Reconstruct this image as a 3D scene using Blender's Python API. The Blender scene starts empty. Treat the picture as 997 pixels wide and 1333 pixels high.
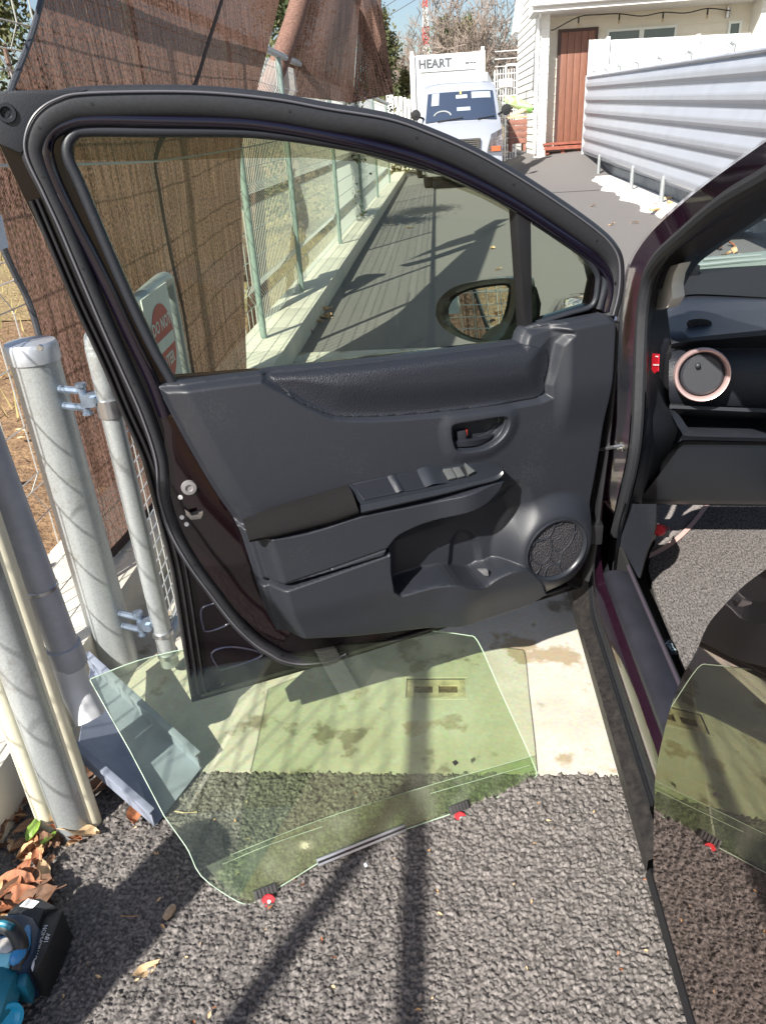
import bpy, bmesh, math, random
import numpy as np
from mathutils import Vector, Matrix
from mathutils.geometry import tessellate_polygon
random.seed(7); rng=np.random.default_rng(7)
S=bpy.context.scene; COL=S.collection
# ------------------------------------------------------------------ camera
F=972.0; CX,CY=498.5,666.5; H=1.30
_d=np.array([620-CX,2560-CY,F]); _d/=np.linalg.norm(_d); _up=-_d
_v=CY-((568-CX)*_up[0]+F*_up[2])/_up[1]
_y=np.array([568-CX,_v-CY,F]); _y/=np.linalg.norm(_y); _x=np.cross(_y,_up)
R=np.array([_x,_y,_up]); CAM=np.array([0,0,H])
cd=bpy.data.cameras.new("camera"); cam=bpy.data.objects.new("camera",cd); COL.objects.link(cam)
cd.sensor_fit='VERTICAL'; cd.sensor_height=36; cd.sensor_width=36*997/1333; cd.lens=F*36/1333
cd.clip_start=0.02; cd.clip_end=2000
M=Matrix(((R[0,0],-R[0,1],-R[0,2],0),(R[1,0],-R[1,1],-R[1,2],0),(R[2,0],-R[2,1],-R[2,2],H),(0,0,0,1)))
cam.matrix_world=M; S.camera=cam
# ------------------------------------------------------------------ light
SUN=np.array([.47,.88]); SUN/=np.linalg.norm(SUN); EL=math.radians(39)
sdir=Vector((SUN[0]*math.cos(EL),SUN[1]*math.cos(EL),-math.sin(EL)))
sl=bpy.data.lights.new("sun",'SUN'); sl.energy=5.0; sl.angle=math.radians(.5); sl.color=(1,.955,.88)
so=bpy.data.objects.new("sun",sl); COL.objects.link(so); so.rotation_euler=sdir.to_track_quat('-Z','Y').to_euler()
so.location=(-3,-5,6)
W=bpy.data.worlds.new("World"); S.world=W; W.use_nodes=True; wn=W.node_tree.nodes; wl=W.node_tree.links
sky=wn.new('ShaderNodeTexSky'); sky.sky_type='NISHITA'; sky.sun_disc=False; sky.sun_elevation=EL
sky.sun_rotation=math.atan2(-SUN[0],-SUN[1]); sky.air_density=1.0; sky.dust_density=1.6; sky.ozone_density=1.0
wl.new(sky.outputs[0],wn['Background'].inputs[0]); wn['Background'].inputs[1].default_value=.075
S.view_settings.view_transform='Standard'; S.view_settings.look='None'; S.view_settings.gamma=1
S.view_settings.exposure=.92
S.render.engine='CYCLES'
S.cycles.max_bounces=10; S.cycles.sample_clamp_indirect=1.5; S.cycles.transparent_max_bounces=24; S.cycles.transmission_bounces=8
# ------------------------------------------------------------------ pixel -> real planes
def ray(u,v): return R@np.array([u-CX,v-CY,F])
def uz(u,v,z=0.):
    d=ray(u,v); return CAM+d*((z-CAM[2])/d[2])
def ux(u,v,x):
    d=ray(u,v); return CAM+d*((x-CAM[0])/d[0])
def uy(u,v,y):
    d=ray(u,v); return CAM+d*((y-CAM[1])/d[1])
def upl(u,v,p,n):
    d=ray(u,v); p=np.array(p,float); n=np.array(n,float); return CAM+d*(np.dot(p-CAM,n)/np.dot(d,n))
DB=uz(250,915,.27); DH=uz(757,765,.30)
DD=DB-DH; DD[2]=0; DD/=np.linalg.norm(DD)           # hinge -> latch
DN=np.array([-DD[1],DD[0],0.]);
if np.dot(DN,CAM-DH)<0: DN=-DN
DO=np.array([DH[0],DH[1],0.])
def ud(u,v,o=0.): return upl(u,v,DO+DN*o,DN)
def sz(p):
    q=np.array(p)-DO; return np.array([q@DD,q[2]])
def d3(s,z,o): return DO+DD*s+np.array([0,0,z])+DN*o
def udsz(poly,o): return np.array([sz(ud(u,v,o)) for u,v in poly])
# ------------------------------------------------------------------ materials
MATS={}
def nd(nt,t,**kw):
    n=nt.nodes.new(t)
    for k,v in kw.items(): setattr(n,k,v)
    return n
def mat(name,col,rough=.5,metal=0.,var=0.,vs=20.,bump=0.,bs=200.,bd=.001,coat=0.,col2=None,ior=None,stretch=None,spec=None,voro=False,detail=4.):
    if name in MATS: return MATS[name]
    m=bpy.data.materials.new(name); m.use_nodes=True; nt=m.node_tree; L=nt.links
    b=nt.nodes['Principled BSDF']; b.inputs['Base Color'].default_value=(*col,1)
    b.inputs['Roughness'].default_value=rough; b.inputs['Metallic'].default_value=metal
    if coat: b.inputs['Coat Weight'].default_value=coat; b.inputs['Coat Roughness'].default_value=.04
    if ior: b.inputs['IOR'].default_value=ior
    if spec is not None: b.inputs['Specular IOR Level'].default_value=spec
    tc=nd(nt,'ShaderNodeTexCoord'); mp=nd(nt,'ShaderNodeMapping'); L.new(tc.outputs['Object'],mp.inputs[0])
    if stretch: mp.inputs['Scale'].default_value=stretch
    if var or col2:
        n=nd(nt,'ShaderNodeTexNoise'); n.inputs['Scale'].default_value=vs; n.inputs['Detail'].default_value=detail; n.inputs['Roughness'].default_value=.65
        L.new(mp.outputs[0],n.inputs[0])
        r=nd(nt,'ShaderNodeValToRGB'); L.new(n.outputs[0],r.inputs[0])
        a=col2 if col2 else [max(0,c*(1-var)) for c in col]; c_=col if col2 else [min(1,c*(1+var)) for c in col]
        r.color_ramp.elements[0].position=.36; r.color_ramp.elements[1].position=.64
        r.color_ramp.elements[0].color=(*a,1); r.color_ramp.elements[1].color=(*c_,1)
        L.new(r.outputs[0],b.inputs['Base Color'])
        q=nd(nt,'ShaderNodeMapRange'); L.new(n.outputs[0],q.inputs[0]); q.inputs[3].default_value=max(0,rough-.08); q.inputs[4].default_value=min(1,rough+.08)
        L.new(q.outputs[0],b.inputs['Roughness'])
    if bump:
        if voro: n2=nd(nt,'ShaderNodeTexVoronoi'); n2.inputs['Scale'].default_value=bs
        else: n2=nd(nt,'ShaderNodeTexNoise'); n2.inputs['Scale'].default_value=bs; n2.inputs['Detail'].default_value=3
        L.new(mp.outputs[0],n2.inputs[0])
        bp=nd(nt,'ShaderNodeBump'); bp.inputs['Strength'].default_value=bump; bp.inputs['Distance'].default_value=bd
        L.new(n2.outputs[0],bp.inputs['Height']); L.new(bp.outputs[0],b.inputs['Normal'])
    MATS[name]=m; return m
def glass(name,tint,refl=1.,ior=1.5,dirt=0.,ds=6.,rough=0.):
    m=bpy.data.materials.new(name); m.use_nodes=True; nt=m.node_tree; L=nt.links; nt.nodes.clear()
    o=nd(nt,'ShaderNodeOutputMaterial'); t=nd(nt,'ShaderNodeBsdfTransparent'); t.inputs[0].default_value=(*tint,1)
    g=nd(nt,'ShaderNodeBsdfGlossy'); g.inputs['Roughness'].default_value=rough; fr=nd(nt,'ShaderNodeLayerWeight'); fr.inputs[0].default_value=.5
    pw=nd(nt,'ShaderNodeMath',operation='POWER'); pw.inputs[1].default_value=5; L.new(fr.outputs[1],pw.inputs[0])
    mu=nd(nt,'ShaderNodeMapRange'); mu.inputs[3].default_value=.042*refl; mu.inputs[4].default_value=refl; L.new(pw.outputs[0],mu.inputs[0])
    mx=nd(nt,'ShaderNodeMixShader'); L.new(mu.outputs[0],mx.inputs[0]); L.new(t.outputs[0],mx.inputs[1]); L.new(g.outputs[0],mx.inputs[2])
    last=mx
    if dirt:
        df=nd(nt,'ShaderNodeBsdfDiffuse'); df.inputs[0].default_value=(.6,.62,.55,1)
        n=nd(nt,'ShaderNodeTexNoise'); n.inputs['Scale'].default_value=ds; n.inputs['Detail'].default_value=6
        tc=nd(nt,'ShaderNodeTexCoord'); L.new(tc.outputs['Object'],n.inputs[0])
        r=nd(nt,'ShaderNodeMapRange'); r.inputs[1].default_value=.42; r.inputs[2].default_value=.75; r.inputs[3].default_value=dirt*.25; r.inputs[4].default_value=dirt
        L.new(n.outputs[0],r.inputs[0]); m2=nd(nt,'ShaderNodeMixShader'); L.new(r.outputs[0],m2.inputs[0]); L.new(mx.outputs[0],m2.inputs[1]); L.new(df.outputs[0],m2.inputs[2]); last=m2
    L.new(last.outputs[0],o.inputs[0]); MATS[name]=m; return m
# ------------------------------------------------------------------ mesh building
class MB:
    def __init__(s): s.v=[]; s.f=[]; s.mi=[]; s.m=0
    def add(s,vs,fs):
        b=len(s.v); s.v+= [tuple(map(float,p)) for p in vs]; s.f+=[tuple(b+i for i in f) for f in fs]; s.mi+=[s.m]*len(fs); return s
    def box(s,c,sz_,rz=0.,ax=None):
        c=np.array(c,float); h=np.array(sz_,float)/2
        if ax is None:
            ca,sa=math.cos(rz),math.sin(rz); ax=[np.array([ca,sa,0]),np.array([-sa,ca,0]),np.array([0,0,1.])]
        vs=[c+ax[0]*h[0]*i+ax[1]*h[1]*j+ax[2]*h[2]*k for k in(-1,1) for j in(-1,1) for i in(-1,1)]
        return s.add(vs,[(0,2,3,1),(4,5,7,6),(0,1,5,4),(2,6,7,3),(0,4,6,2),(1,3,7,5)])
    def prism(s,poly,vec,holes=()):
        poly=[np.array(p,float) for p in poly]; vec=np.array(vec,float); loops=[poly]+[[np.array(p,float) for p in h] for h in holes]
        al=[p for l in loops for p in l]; n=len(al)
        tri=tessellate_polygon([[Vector(p) for p in l] for l in loops])
        fs=[tuple(t) for t in tri]+[tuple(n+i for i in reversed(t)) for t in tri]
        o=0
        for l in loops:
            k=len(l)
            for i in range(k): a=o+i;b=o+(i+1)%k; fs.append((a,b,n+b,n+a))
            o+=k
        return s.add(al+[p+vec for p in al],fs)
    def tube(s,pts,r,seg=8,closed=False,caps=True):
        P=[np.array(p,float) for p in pts]; n=len(P); rr=r if hasattr(r,'__len__') else [r]*n
        T=[]
        for i in range(n):
            a=P[(i-1)%n] if (closed or i>0) else P[i]; b=P[(i+1)%n] if (closed or i<n-1) else P[i]
            t=b-a; l=np.linalg.norm(t); T.append(t/l if l>1e-9 else np.array([0,0,1.]))
        up=np.array([0,0,1.]) if abs(T[0][2])<.9 else np.array([1.,0,0])
        u=np.cross(T[0],up); u/=np.linalg.norm(u); vs=[];fs=[]
        for i in range(n):
            u=u-T[i]*np.dot(u,T[i]); u/=np.linalg.norm(u); w=np.cross(T[i],u)
            for k in range(seg):
                a=2*math.pi*k/seg; vs.append(P[i]+(u*math.cos(a)+w*math.sin(a))*rr[i])
        m=n if closed else n-1
        for i in range(m):
            for k in range(seg):
                a=i*seg+k;b=i*seg+(k+1)%seg;c=((i+1)%n)*seg+(k+1)%seg;d=((i+1)%n)*seg+k; fs.append((a,b,c,d))
        if caps and not closed: fs.append(tuple(range(seg))[::-1]); fs.append(tuple((n-1)*seg+k for k in range(seg)))
        return s.add(vs,fs)
    def ridge(s,pts,nor,w,h,seg=6,base=0.):
        P=[np.array(p,float) for p in pts]; n=len(P); N=np.array(nor,float); vs=[];fs=[]
        ww=w if hasattr(w,'__len__') else [w]*n
        for i in range(n):
            t=P[min(i+1,n-1)]-P[max(i-1,0)]; t/=np.linalg.norm(t); b=np.cross(t,N); b/=np.linalg.norm(b)
            for k in range(seg+1):
                a=math.pi*k/seg; vs.append(P[i]+b*math.cos(a)*ww[i]/2+N*(math.sin(a)*h+base))
        for i in range(n-1):
            for k in range(seg): a=i*(seg+1)+k; fs.append((a,a+1,a+seg+2,a+seg+1))
            fs.append((i*(seg+1)+seg,i*(seg+1),(i+1)*(seg+1),(i+1)*(seg+1)+seg))
        return s.add(vs,fs)
    def loft(s,rows,close=False):
        n=len(rows[0]); vs=[p for r in rows for p in r]; fs=[]
        for i in range(len(rows)-1):
            for k in range(n if close else n-1):
                a=i*n+k;b=i*n+(k+1)%n; fs.append((a,b,b+n,a+n))
        return s.add(vs,fs)
    def lathe(s,c,ax,prof,seg=24):
        c=np.array(c,float); ax=np.array(ax,float); ax/=np.linalg.norm(ax); u=np.cross(ax,[0,0,1.] if abs(ax[2])<.9 else [1.,0,0]); u/=np.linalg.norm(u); w=np.cross(ax,u)
        rows=[[c+ax*z+(u*math.cos(2*math.pi*k/seg)+w*math.sin(2*math.pi*k/seg))*max(r,1e-5) for k in range(seg)] for r,z in prof]
        return s.loft(rows,True)
    def build(s,name,m,parent=None,smooth=False,bevel=0.,ang=35):
        me=bpy.data.meshes.new(name); loc=wloc(parent) if parent else np.zeros(3)
        v=np.array(s.v)-loc if s.v else np.zeros((0,3)); me.from_pydata(v.tolist(),[],s.f)
        ms=m if isinstance(m,(list,tuple)) else [m]
        for x in ms: me.materials.append(x)
        if len(ms)>1: me.polygons.foreach_set('material_index',s.mi)
        bm=bmesh.new(); bm.from_mesh(me)
        if bevel or smooth: bmesh.ops.remove_doubles(bm,verts=bm.verts,dist=1e-5)
        bmesh.ops.recalc_face_normals(bm,faces=bm.faces)
        if bevel:
            es=[e for e in bm.edges if len(e.link_faces)==2 and e.calc_face_angle(0)>.6]
            try: bmesh.ops.bevel(bm,geom=es,offset=bevel,segments=2,affect='EDGES',profile=.6)
            except Exception: pass
        bm.to_mesh(me); bm.free(); me.update()
        if smooth or bevel:
            me.shade_smooth(); me.set_sharp_from_angle(angle=math.radians(ang))
        o=bpy.data.objects.new(name,me); COL.objects.link(o)
        if parent: o.parent=parent
        return o
def wloc(o):
    l=np.zeros(3)
    while o is not None: l+=np.array(o.location); o=o.parent
    return l
def tag(o,label=None,cat=None,group=None,kind=None):
    for k,v in (('label',label),('category',cat),('group',group),('kind',kind)):
        if v: o[k]=v
    return o
def empty(name,loc,label,cat,group=None):
    o=bpy.data.objects.new(name,None); o.empty_display_size=.1; COL.objects.link(o); o.location=tuple(map(float,loc)); return tag(o,label,cat,group)
def copy_tree(o,parent=None):
    c=o.copy(); COL.objects.link(c)
    if parent: c.parent=parent
    for ch in list(o.children): copy_tree(ch,c)
    return c
def cr(pts,n=6,closed=False):
    P=[np.array(p,float) for p in pts]; out=[]; N=len(P)
    rngi=range(N if closed else N-1)
    for i in rngi:
        p1=P[i];p2=P[(i+1)%N]; p0=P[i-1] if (closed or i>0) else 2*p1-p2; p3=P[(i+2)%N] if (closed or i<N-2) else 2*p2-p1
        for k in range(n):
            t=k/n; out.append(.5*((2*p1)+(p2-p0)*t+(2*p0-5*p1+4*p2-p3)*t*t+(3*p1-p0-3*p2+p3)*t**3))
    if not closed: out.append(P[-1])
    return out
def resamp(pts,n):
    P=np.array(pts,float); d=np.r_[0,np.cumsum(np.linalg.norm(np.diff(P,axis=0),axis=1))]; t=np.linspace(0,d[-1],n)
    return [np.array([np.interp(x,d,P[:,k]) for k in range(P.shape[1])]) for x in t]
def sdf(p,poly):
    p=np.asarray(p,float); poly=np.asarray(poly,float); d=np.full(len(p),1e9); ins=np.zeros(len(p),bool); near=np.zeros_like(p)
    for i in range(len(poly)):
        a=poly[i-1];b=poly[i]; e=b-a; w=p-a; t=np.clip((w@e)/max(e@e,1e-12),0,1); q=a+t[:,None]*e; dd=((p-q)**2).sum(1)
        m=dd<d; d=np.where(m,dd,d); near[m]=q[m]
        c=((a[1]<=p[:,1])&(b[1]>p[:,1]))|((b[1]<=p[:,1])&(a[1]>p[:,1]))
        with np.errstate(all='ignore'): xx=a[0]+(p[:,1]-a[1])*e[0]/(e[1] if e[1] else 1e-12)
        ins^=c&(p[:,0]<xx)
    d=np.sqrt(d); return np.where(ins,d,-d),near     # + inside
def ss(x,a,b):
    t=np.clip((x-a)/(b-a),0,1); return t*t*(3-2*t)
def text_obj(name,body,size,mtl,parent,origin,xa,ya,ext=.001,align='CENTER',bold=0.):
    c=bpy.data.curves.new(name,'FONT'); c.body=body; c.size=size; c.extrude=ext; c.align_x=align; c.align_y='CENTER'; c.resolution_u=2; c.offset=bold
    t=bpy.data.objects.new(name,c); COL.objects.link(t); bpy.context.view_layer.update()
    me=bpy.data.meshes.new_from_object(t.evaluated_get(bpy.context.evaluated_depsgraph_get())); bpy.data.objects.remove(t)
    xa=Vector(xa); ya=Vector(ya); za=xa.normalized().cross(ya.normalized()); l=Vector(tuple(np.array(origin)-(wloc(parent) if parent else 0)))
    mm=Matrix(((xa.x,ya.x,za.x,l.x),(xa.y,ya.y,za.y,l.y),(xa.z,ya.z,za.z,l.z),(0,0,0,1))); me.transform(mm)
    me.materials.clear(); me.materials.append(mtl); o=bpy.data.objects.new(name,me); COL.objects.link(o)
    if parent: o.parent=parent
    return o
def heightmesh(name,poly,hf,step,mtl,parent,rim=.03):
    """relief in the door plane: poly in (s,z), hf(points)->offset"""
    mn=poly.min(0)-step; mx=poly.max(0)+step; nx=int((mx[0]-mn[0])/step)+1; ny=int((mx[1]-mn[1])/step)+1
    gx,gy=np.meshgrid(mn[0]+np.arange(nx)*step,mn[1]+np.arange(ny)*step); pts=np.c_[gx.ravel(),gy.ravel()]
    d,near=sdf(pts,poly); ins=d>0
    idx=np.arange(nx*ny).reshape(ny,nx); q=np.stack([idx[:-1,:-1],idx[:-1,1:],idx[1:,1:],idx[1:,:-1]],-1).reshape(-1,4)
    keep=ins[q].sum(1)>=2; q=q[keep]
    pts[~ins]=near[~ins]; used=np.unique(q); re=-np.ones(nx*ny,int); re[used]=np.arange(len(used)); q=re[q]; pts=pts[used]
    h=hf(pts); loc=wloc(parent) if parent else 0
    V=DO+pts[:,:1]*DD+pts[:,1:]*np.array([0,0,1.])+h[:,None]*DN-loc
    me=bpy.data.meshes.new(name); me.from_pydata(V.tolist(),[],q.tolist()); me.materials.append(mtl)
    bm=bmesh.new(); bm.from_mesh(me); bmesh.ops.recalc_face_normals(bm,faces=bm.faces)
    be=[e for e in bm.edges if len(e.link_faces)==1]; r=bmesh.ops.extrude_edge_only(bm,edges=be)
    vv=[x for x in r['geom'] if isinstance(x,bmesh.types.BMVert)]; bmesh.ops.translate(bm,verts=vv,vec=Vector(-DN*rim))
    bm.to_mesh(me); bm.free(); me.shade_smooth()
    o=bpy.data.objects.new(name,me); COL.objects.link(o); o.parent=parent; return o
Z3=np.array([0,0,1.])
# ------------------------------------------------------------------ palette
galv=mat('galvanised_steel',(.42,.45,.46),.42,.5,var=.10,vs=220,bump=.15,bs=300,bd=.0005)
steel=mat('bright_steel',(.55,.56,.58),.3,.9)
plastic=mat('charcoal_trim_plastic',(.019,.0215,.0285),.46,bump=.6,bs=650,bd=.0005,stretch=(1,1,.5))
plasticU=mat('leather_grain_plastic',(.015,.017,.024),.45,bump=.8,bs=420,bd=.0009,voro=True)
plasticD=mat('switch_panel_plastic',(.018,.021,.027),.32,bump=.3,bs=900,bd=.0003)
blk=mat('black_rubber',(.012,.012,.014),.45,var=.1)
seal=mat('grey_weatherstrip_rubber',(.024,.025,.029),.48,var=.1,vs=200,bump=.15,bs=400)
def speckle(m,amt,scale,thr,colr):
    nt=m.node_tree; L=nt.links; b=nt.nodes['Principled BSDF']; tc=nd(nt,'ShaderNodeTexCoord')
    n=nd(nt,'ShaderNodeTexNoise'); n.inputs['Scale'].default_value=scale; n.inputs['Detail'].default_value=5; n.inputs['Roughness'].default_value=.7; L.new(tc.outputs['Object'],n.inputs[0])
    n2=nd(nt,'ShaderNodeTexNoise'); n2.inputs['Scale'].default_value=6; n2.inputs['Detail'].default_value=3; L.new(tc.outputs['Object'],n2.inputs[0])
    ad=nd(nt,'ShaderNodeMath',operation='MULTIPLY'); L.new(n.outputs[0],ad.inputs[0]); L.new(n2.outputs[0],ad.inputs[1])
    r=nd(nt,'ShaderNodeMapRange'); r.inputs[1].default_value=thr; r.inputs[2].default_value=thr+.10; r.inputs[4].default_value=amt; L.new(ad.outputs[0],r.inputs[0])
    mx=nd(nt,'ShaderNodeMix',data_type='RGBA'); L.new(r.outputs[0],mx.inputs[0]); mx.inputs[7].default_value=(*colr,1)
    s=b.inputs['Base Color']
    if s.is_linked: L.new(s.links[0].from_socket,mx.inputs[6])
    else: mx.inputs[6].default_value=s.default_value
    L.new(mx.outputs[2],s)
speckle(plastic,.16,260,.33,(.12,.115,.11)); speckle(galv,.35,40,.30,(.22,.20,.16))
pad=mat('black_armrest_cloth',(.010,.0095,.010),.9,spec=.2,var=.3,vs=500,bump=.9,bs=1300,bd=.0008)
paint=mat('dark_purple_paint',(.028,.005,.019),.14,.15,coat=1.,var=.35,vs=500)
paintM=mat('polished_purple_paint',(.38,.32,.30),.006,.98)
paintD=mat('deep_maroon_paint',(.007,.002,.0035),.10,.2,coat=1.)
paintB=mat('near_black_inner_paint',(.0035,.002,.003),.14)
conc=mat('pale_concrete',(.62,.58,.50),.85,var=.07,vs=5,bump=.35,bs=120,bd=.002)
white=mat('white_paint',(.8,.8,.79),.5)
# ================================================================== SETTING
asph=mat('road_asphalt',(.17,.158,.152),.9,var=.25,vs=260,bump=.8,bs=190,bd=.003,voro=False)
def soil_mat():
    m=mat('brown_soil',(.30,.19,.10),.95,col2=(.15,.085,.045),vs=14,bump=1.,bs=45,bd=.02,detail=9.); return m
def field_mat():
    m=mat('dry_grass_field',(.32,.25,.12),.95,col2=(.24,.16,.075),vs=5,bump=1.,bs=30,bd=.03,detail=10.); return m
g=MB(); g.add([(-400,-60,-.012),(400,-60,-.012),(400,700,-.012),(-400,700,-.012)],[(0,1,2,3)])
tag(g.build('ground',field_mat()),'dry ground stretching to the horizon',kind='structure')
g=MB(); g.add([(-.98,1.4,-.004),(13,1.4,-.004),(13,-6,-.004),(-.98,-6,-.004),(-.98,60,-.004),(13,60,-.004)],[(0,1,5,4),(3,2,1,0)])
tag(g.build('road',asph),'grey asphalt lane running away beside the fence',kind='structure')
# raised forecourt in front of the house
nx,ny=24,24; vs=[];fs=[]
for j in range(ny):
    for i in range(nx):
        x=1.4+i*.6; y=16+j*.5; z=.45*ss(y,16.5,24.)*ss(x,1.4,3.6)+.004; vs.append((x,y,z))
for j in range(ny-1):
    for i in range(nx-1): a=j*nx+i; fs.append((a,a+1,a+nx+1,a+nx))
tag(MB().add(vs,fs).build('forecourt',asph,smooth=True),'asphalt forecourt rising to the house',kind='structure')
# coarse near asphalt: real stones (jittered-cell relief)
def coarse():
    x0,x1,y0,y1=-1.0,.62,.36,1.25; st=.0021; nx=int((x1-x0)/st); ny=int((y1-y0)/st)
    X,Y=np.meshgrid(x0+np.arange(nx+1)*st,y0+np.arange(ny+1)*st); p=np.c_[X.ravel(),Y.ravel()]
    wob=.0016*np.sin(p[:,:1]*900+np.sin(p[:,1:]*700)*2)
    c=.0108; q=(p+wob)/c; base=np.floor(q).astype(int); n=base.max(0)+8-base.min(0); mn=base.min(0)-3
    jx=rng.random((n[0],n[1])); jy=rng.random((n[0],n[1])); hh=rng.random((n[0],n[1])); tx=rng.normal(0,1,(n[0],n[1])); ty=rng.normal(0,1,(n[0],n[1]))
    f1=np.full(len(p),9.); f2=f1.copy(); bi=np.zeros((len(p),2),int); bd=np.zeros((len(p),2))
    for a in(-1,0,1):
        for b in(-1,0,1):
            k=base+[a,b]-mn; cx=k[:,0]+mn[0]+.1+.8*jx[k[:,0],k[:,1]]; cy=k[:,1]+mn[1]+.1+.8*jy[k[:,0],k[:,1]]
            dx=q[:,0]-cx; dy=q[:,1]-cy; d=np.sqrt(dx*dx+dy*dy); m=d<f1
            f2=np.where(m,f1,np.minimum(f2,d)); bi[m]=k[m]; bd[m]=np.c_[dx,dy][m]; f1=np.where(m,d,f1)
    e=(f2-f1); dome=ss(e,.04,.22)**.7; H_=hh[bi[:,0],bi[:,1]]
    z=.0066*dome*(.40+.75*H_)+ .0026*(tx[bi[:,0],bi[:,1]]*bd[:,0]+ty[bi[:,0],bi[:,1]]*bd[:,1])*dome
    z+= .0011*np.sin(p[:,0]*1400+H_*9)*np.sin(p[:,1]*1300+H_*7)*dome-.0035
    cyy=p[:,1]-bd[:,1]*c; z=np.where((cyy>1.2275)|((H_>.93)&(cyy>1.15)),-.02,z)
    idx=np.arange((nx+1)*(ny+1)).reshape(ny+1,nx+1); f=np.stack([idx[:-1,:-1],idx[:-1,1:],idx[1:,1:],idx[1:,:-1]],-1).reshape(-1,4)
    me=bpy.data.meshes.new('coarse_asphalt'); V=np.c_[p,z+.004]
    me.vertices.add(len(V)); me.vertices.foreach_set('co',V.ravel()); me.loops.add(len(f)*4); me.loops.foreach_set('vertex_index',f.ravel())
    me.polygons.add(len(f)); me.polygons.foreach_set('loop_start',np.arange(len(f))*4); me.polygons.foreach_set('loop_total',np.full(len(f),4)); me.update(calc_edges=True)
    me.shade_smooth(); m=mat('bitumen_stone',(.150,.136,.128),.66,var=.5,vs=110,bump=.5,bs=700,bd=.0008,detail=6.); me.materials.append(m)
    o=bpy.data.objects.new('coarse_asphalt',me); COL.objects.link(o); tag(o,'coarse open stony asphalt in the foreground',kind='stuff')
coarse()
# slab with lifting slots
def slab_mat():
    m=mat('stained_concrete_slab',(.66,.62,.54),.8); nt=m.node_tree; L=nt.links; b=nt.nodes['Principled BSDF']
    tc=nd(nt,'ShaderNodeTexCoord'); n=nd(nt,'ShaderNodeTexNoise'); n.inputs['Scale'].default_value=3.4; n.inputs['Detail'].default_value=9; n.inputs['Roughness'].default_value=.62; L.new(tc.outputs['Object'],n.inputs[0])
    r=nd(nt,'ShaderNodeValToRGB'); L.new(n.outputs[0],r.inputs[0]); e=r.color_ramp.elements
    e[0].position=.375; e[0].color=(.30,.26,.19,1); e[1].position=.41; e[1].color=(.58,.54,.45,1)
    x=r.color_ramp.elements.new(.56); x.color=(.68,.64,.56,1); x=r.color_ramp.elements.new(.60); x.color=(.44,.36,.24,1)
    n2=nd(nt,'ShaderNodeTexNoise'); n2.inputs['Scale'].default_value=90; n2.inputs['Detail'].default_value=4; L.new(tc.outputs['Object'],n2.inputs[0])
    mx=nd(nt,'ShaderNodeMix',data_type='RGBA',blend_type='MULTIPLY'); mx.inputs[0].default_value=.35; L.new(r.outputs[0],mx.inputs[6]); L.new(n2.outputs[1],mx.inputs[7]); L.new(mx.outputs[2],b.inputs['Base Color'])
    bp=nd(nt,'ShaderNodeBump'); bp.inputs['Strength'].default_value=.4; bp.inputs['Distance'].default_value=.002; L.new(n2.outputs[0],bp.inputs['Height']); L.new(bp.outputs[0],b.inputs['Normal'])
    return m
slabm=slab_mat()
YS=1.228; YF=uz(600,452)[1]
hx0,hy1=uz(529,878,.02)[:2]; hx1,hy0=uz(606,902,.02)[:2]
zt=.0055; xs=[-.97,hx0,hx1,3.0]; ys=[YS,hy0,hy1,YF]
m_=MB()
for i in range(3):
    for j in range(3):
        if (i,j)==(1,1): continue
        m_.add([(xs[i],ys[j],zt),(xs[i+1],ys[j],zt),(xs[i+1],ys[j+1],zt),(xs[i],ys[j+1],zt)],[(0,1,2,3)])
m_.add([(xs[0],ys[0],zt),(xs[3],ys[0],zt),(xs[3],ys[0],-.03),(xs[0],ys[0],-.03)],[(0,1,2,3)])
slab=tag(m_.build('drain_cover_slab',slabm),'pale stained concrete slab across the lane under the open door',kind='structure')
m_=MB(); zd=zt-.0035
hw=(hx1-hx0); hh_=(hy1-hy0)
sx=[hx0,hx0+.02,hx0+hw*.45,hx0+hw*.55,hx1-.02,hx1]; sy=[hy0,hy0+hh_*.3,hy0+hh_*.72,hy1]
for i in range(5):
    for j in range(3):
        dz=zd if not(j==1 and i in(1,3)) else -.0032; m_.m=0 if dz==zd else 1
        m_.box(((sx[i]+sx[i+1])/2,(sy[j]+sy[j+1])/2,dz-.01),(sx[i+1]-sx[i],sy[j+1]-sy[j],.02))
m_.build('lifting_slot',[mat('slot_concrete',(.50,.42,.30),.85,var=.3,vs=30),mat('slot_floor_brown',(.14,.09,.05),.95,var=.5,vs=120)],slab)  # second colour makes the two slot floors darker brown
m_=MB(); m_.tube([(hx0-.008,hy0-.006,zt-.001),(hx1+.008,hy0-.006,zt-.001),(hx1+.008,hy1+.006,zt-.001),(hx0-.008,hy1+.006,zt-.001)],.0022,6,closed=True); m_.build('slot_rim',mat('rim_concrete',(.5,.46,.38),.8),slab)
# kerb wall blocks under the fence
KX0,KX1,KZ=-1.27,-.945,.15
kerb=empty('kerb_wall',((KX0+KX1)/2,1.3,0),'long pale concrete kerb under the mesh fence','kerb wall'); y=.2;k=0; kme=None
while y<24:
    L_=.6 if y<6 else 1.8
    b=MB().box(((KX0+KX1)/2,y+L_/2,KZ/2-.02),(KX1-KX0,L_-.004,KZ+.04)); b.build('kerb_block',conc,kerb,bevel=.004 if y<8 else 0); y+=L_
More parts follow.
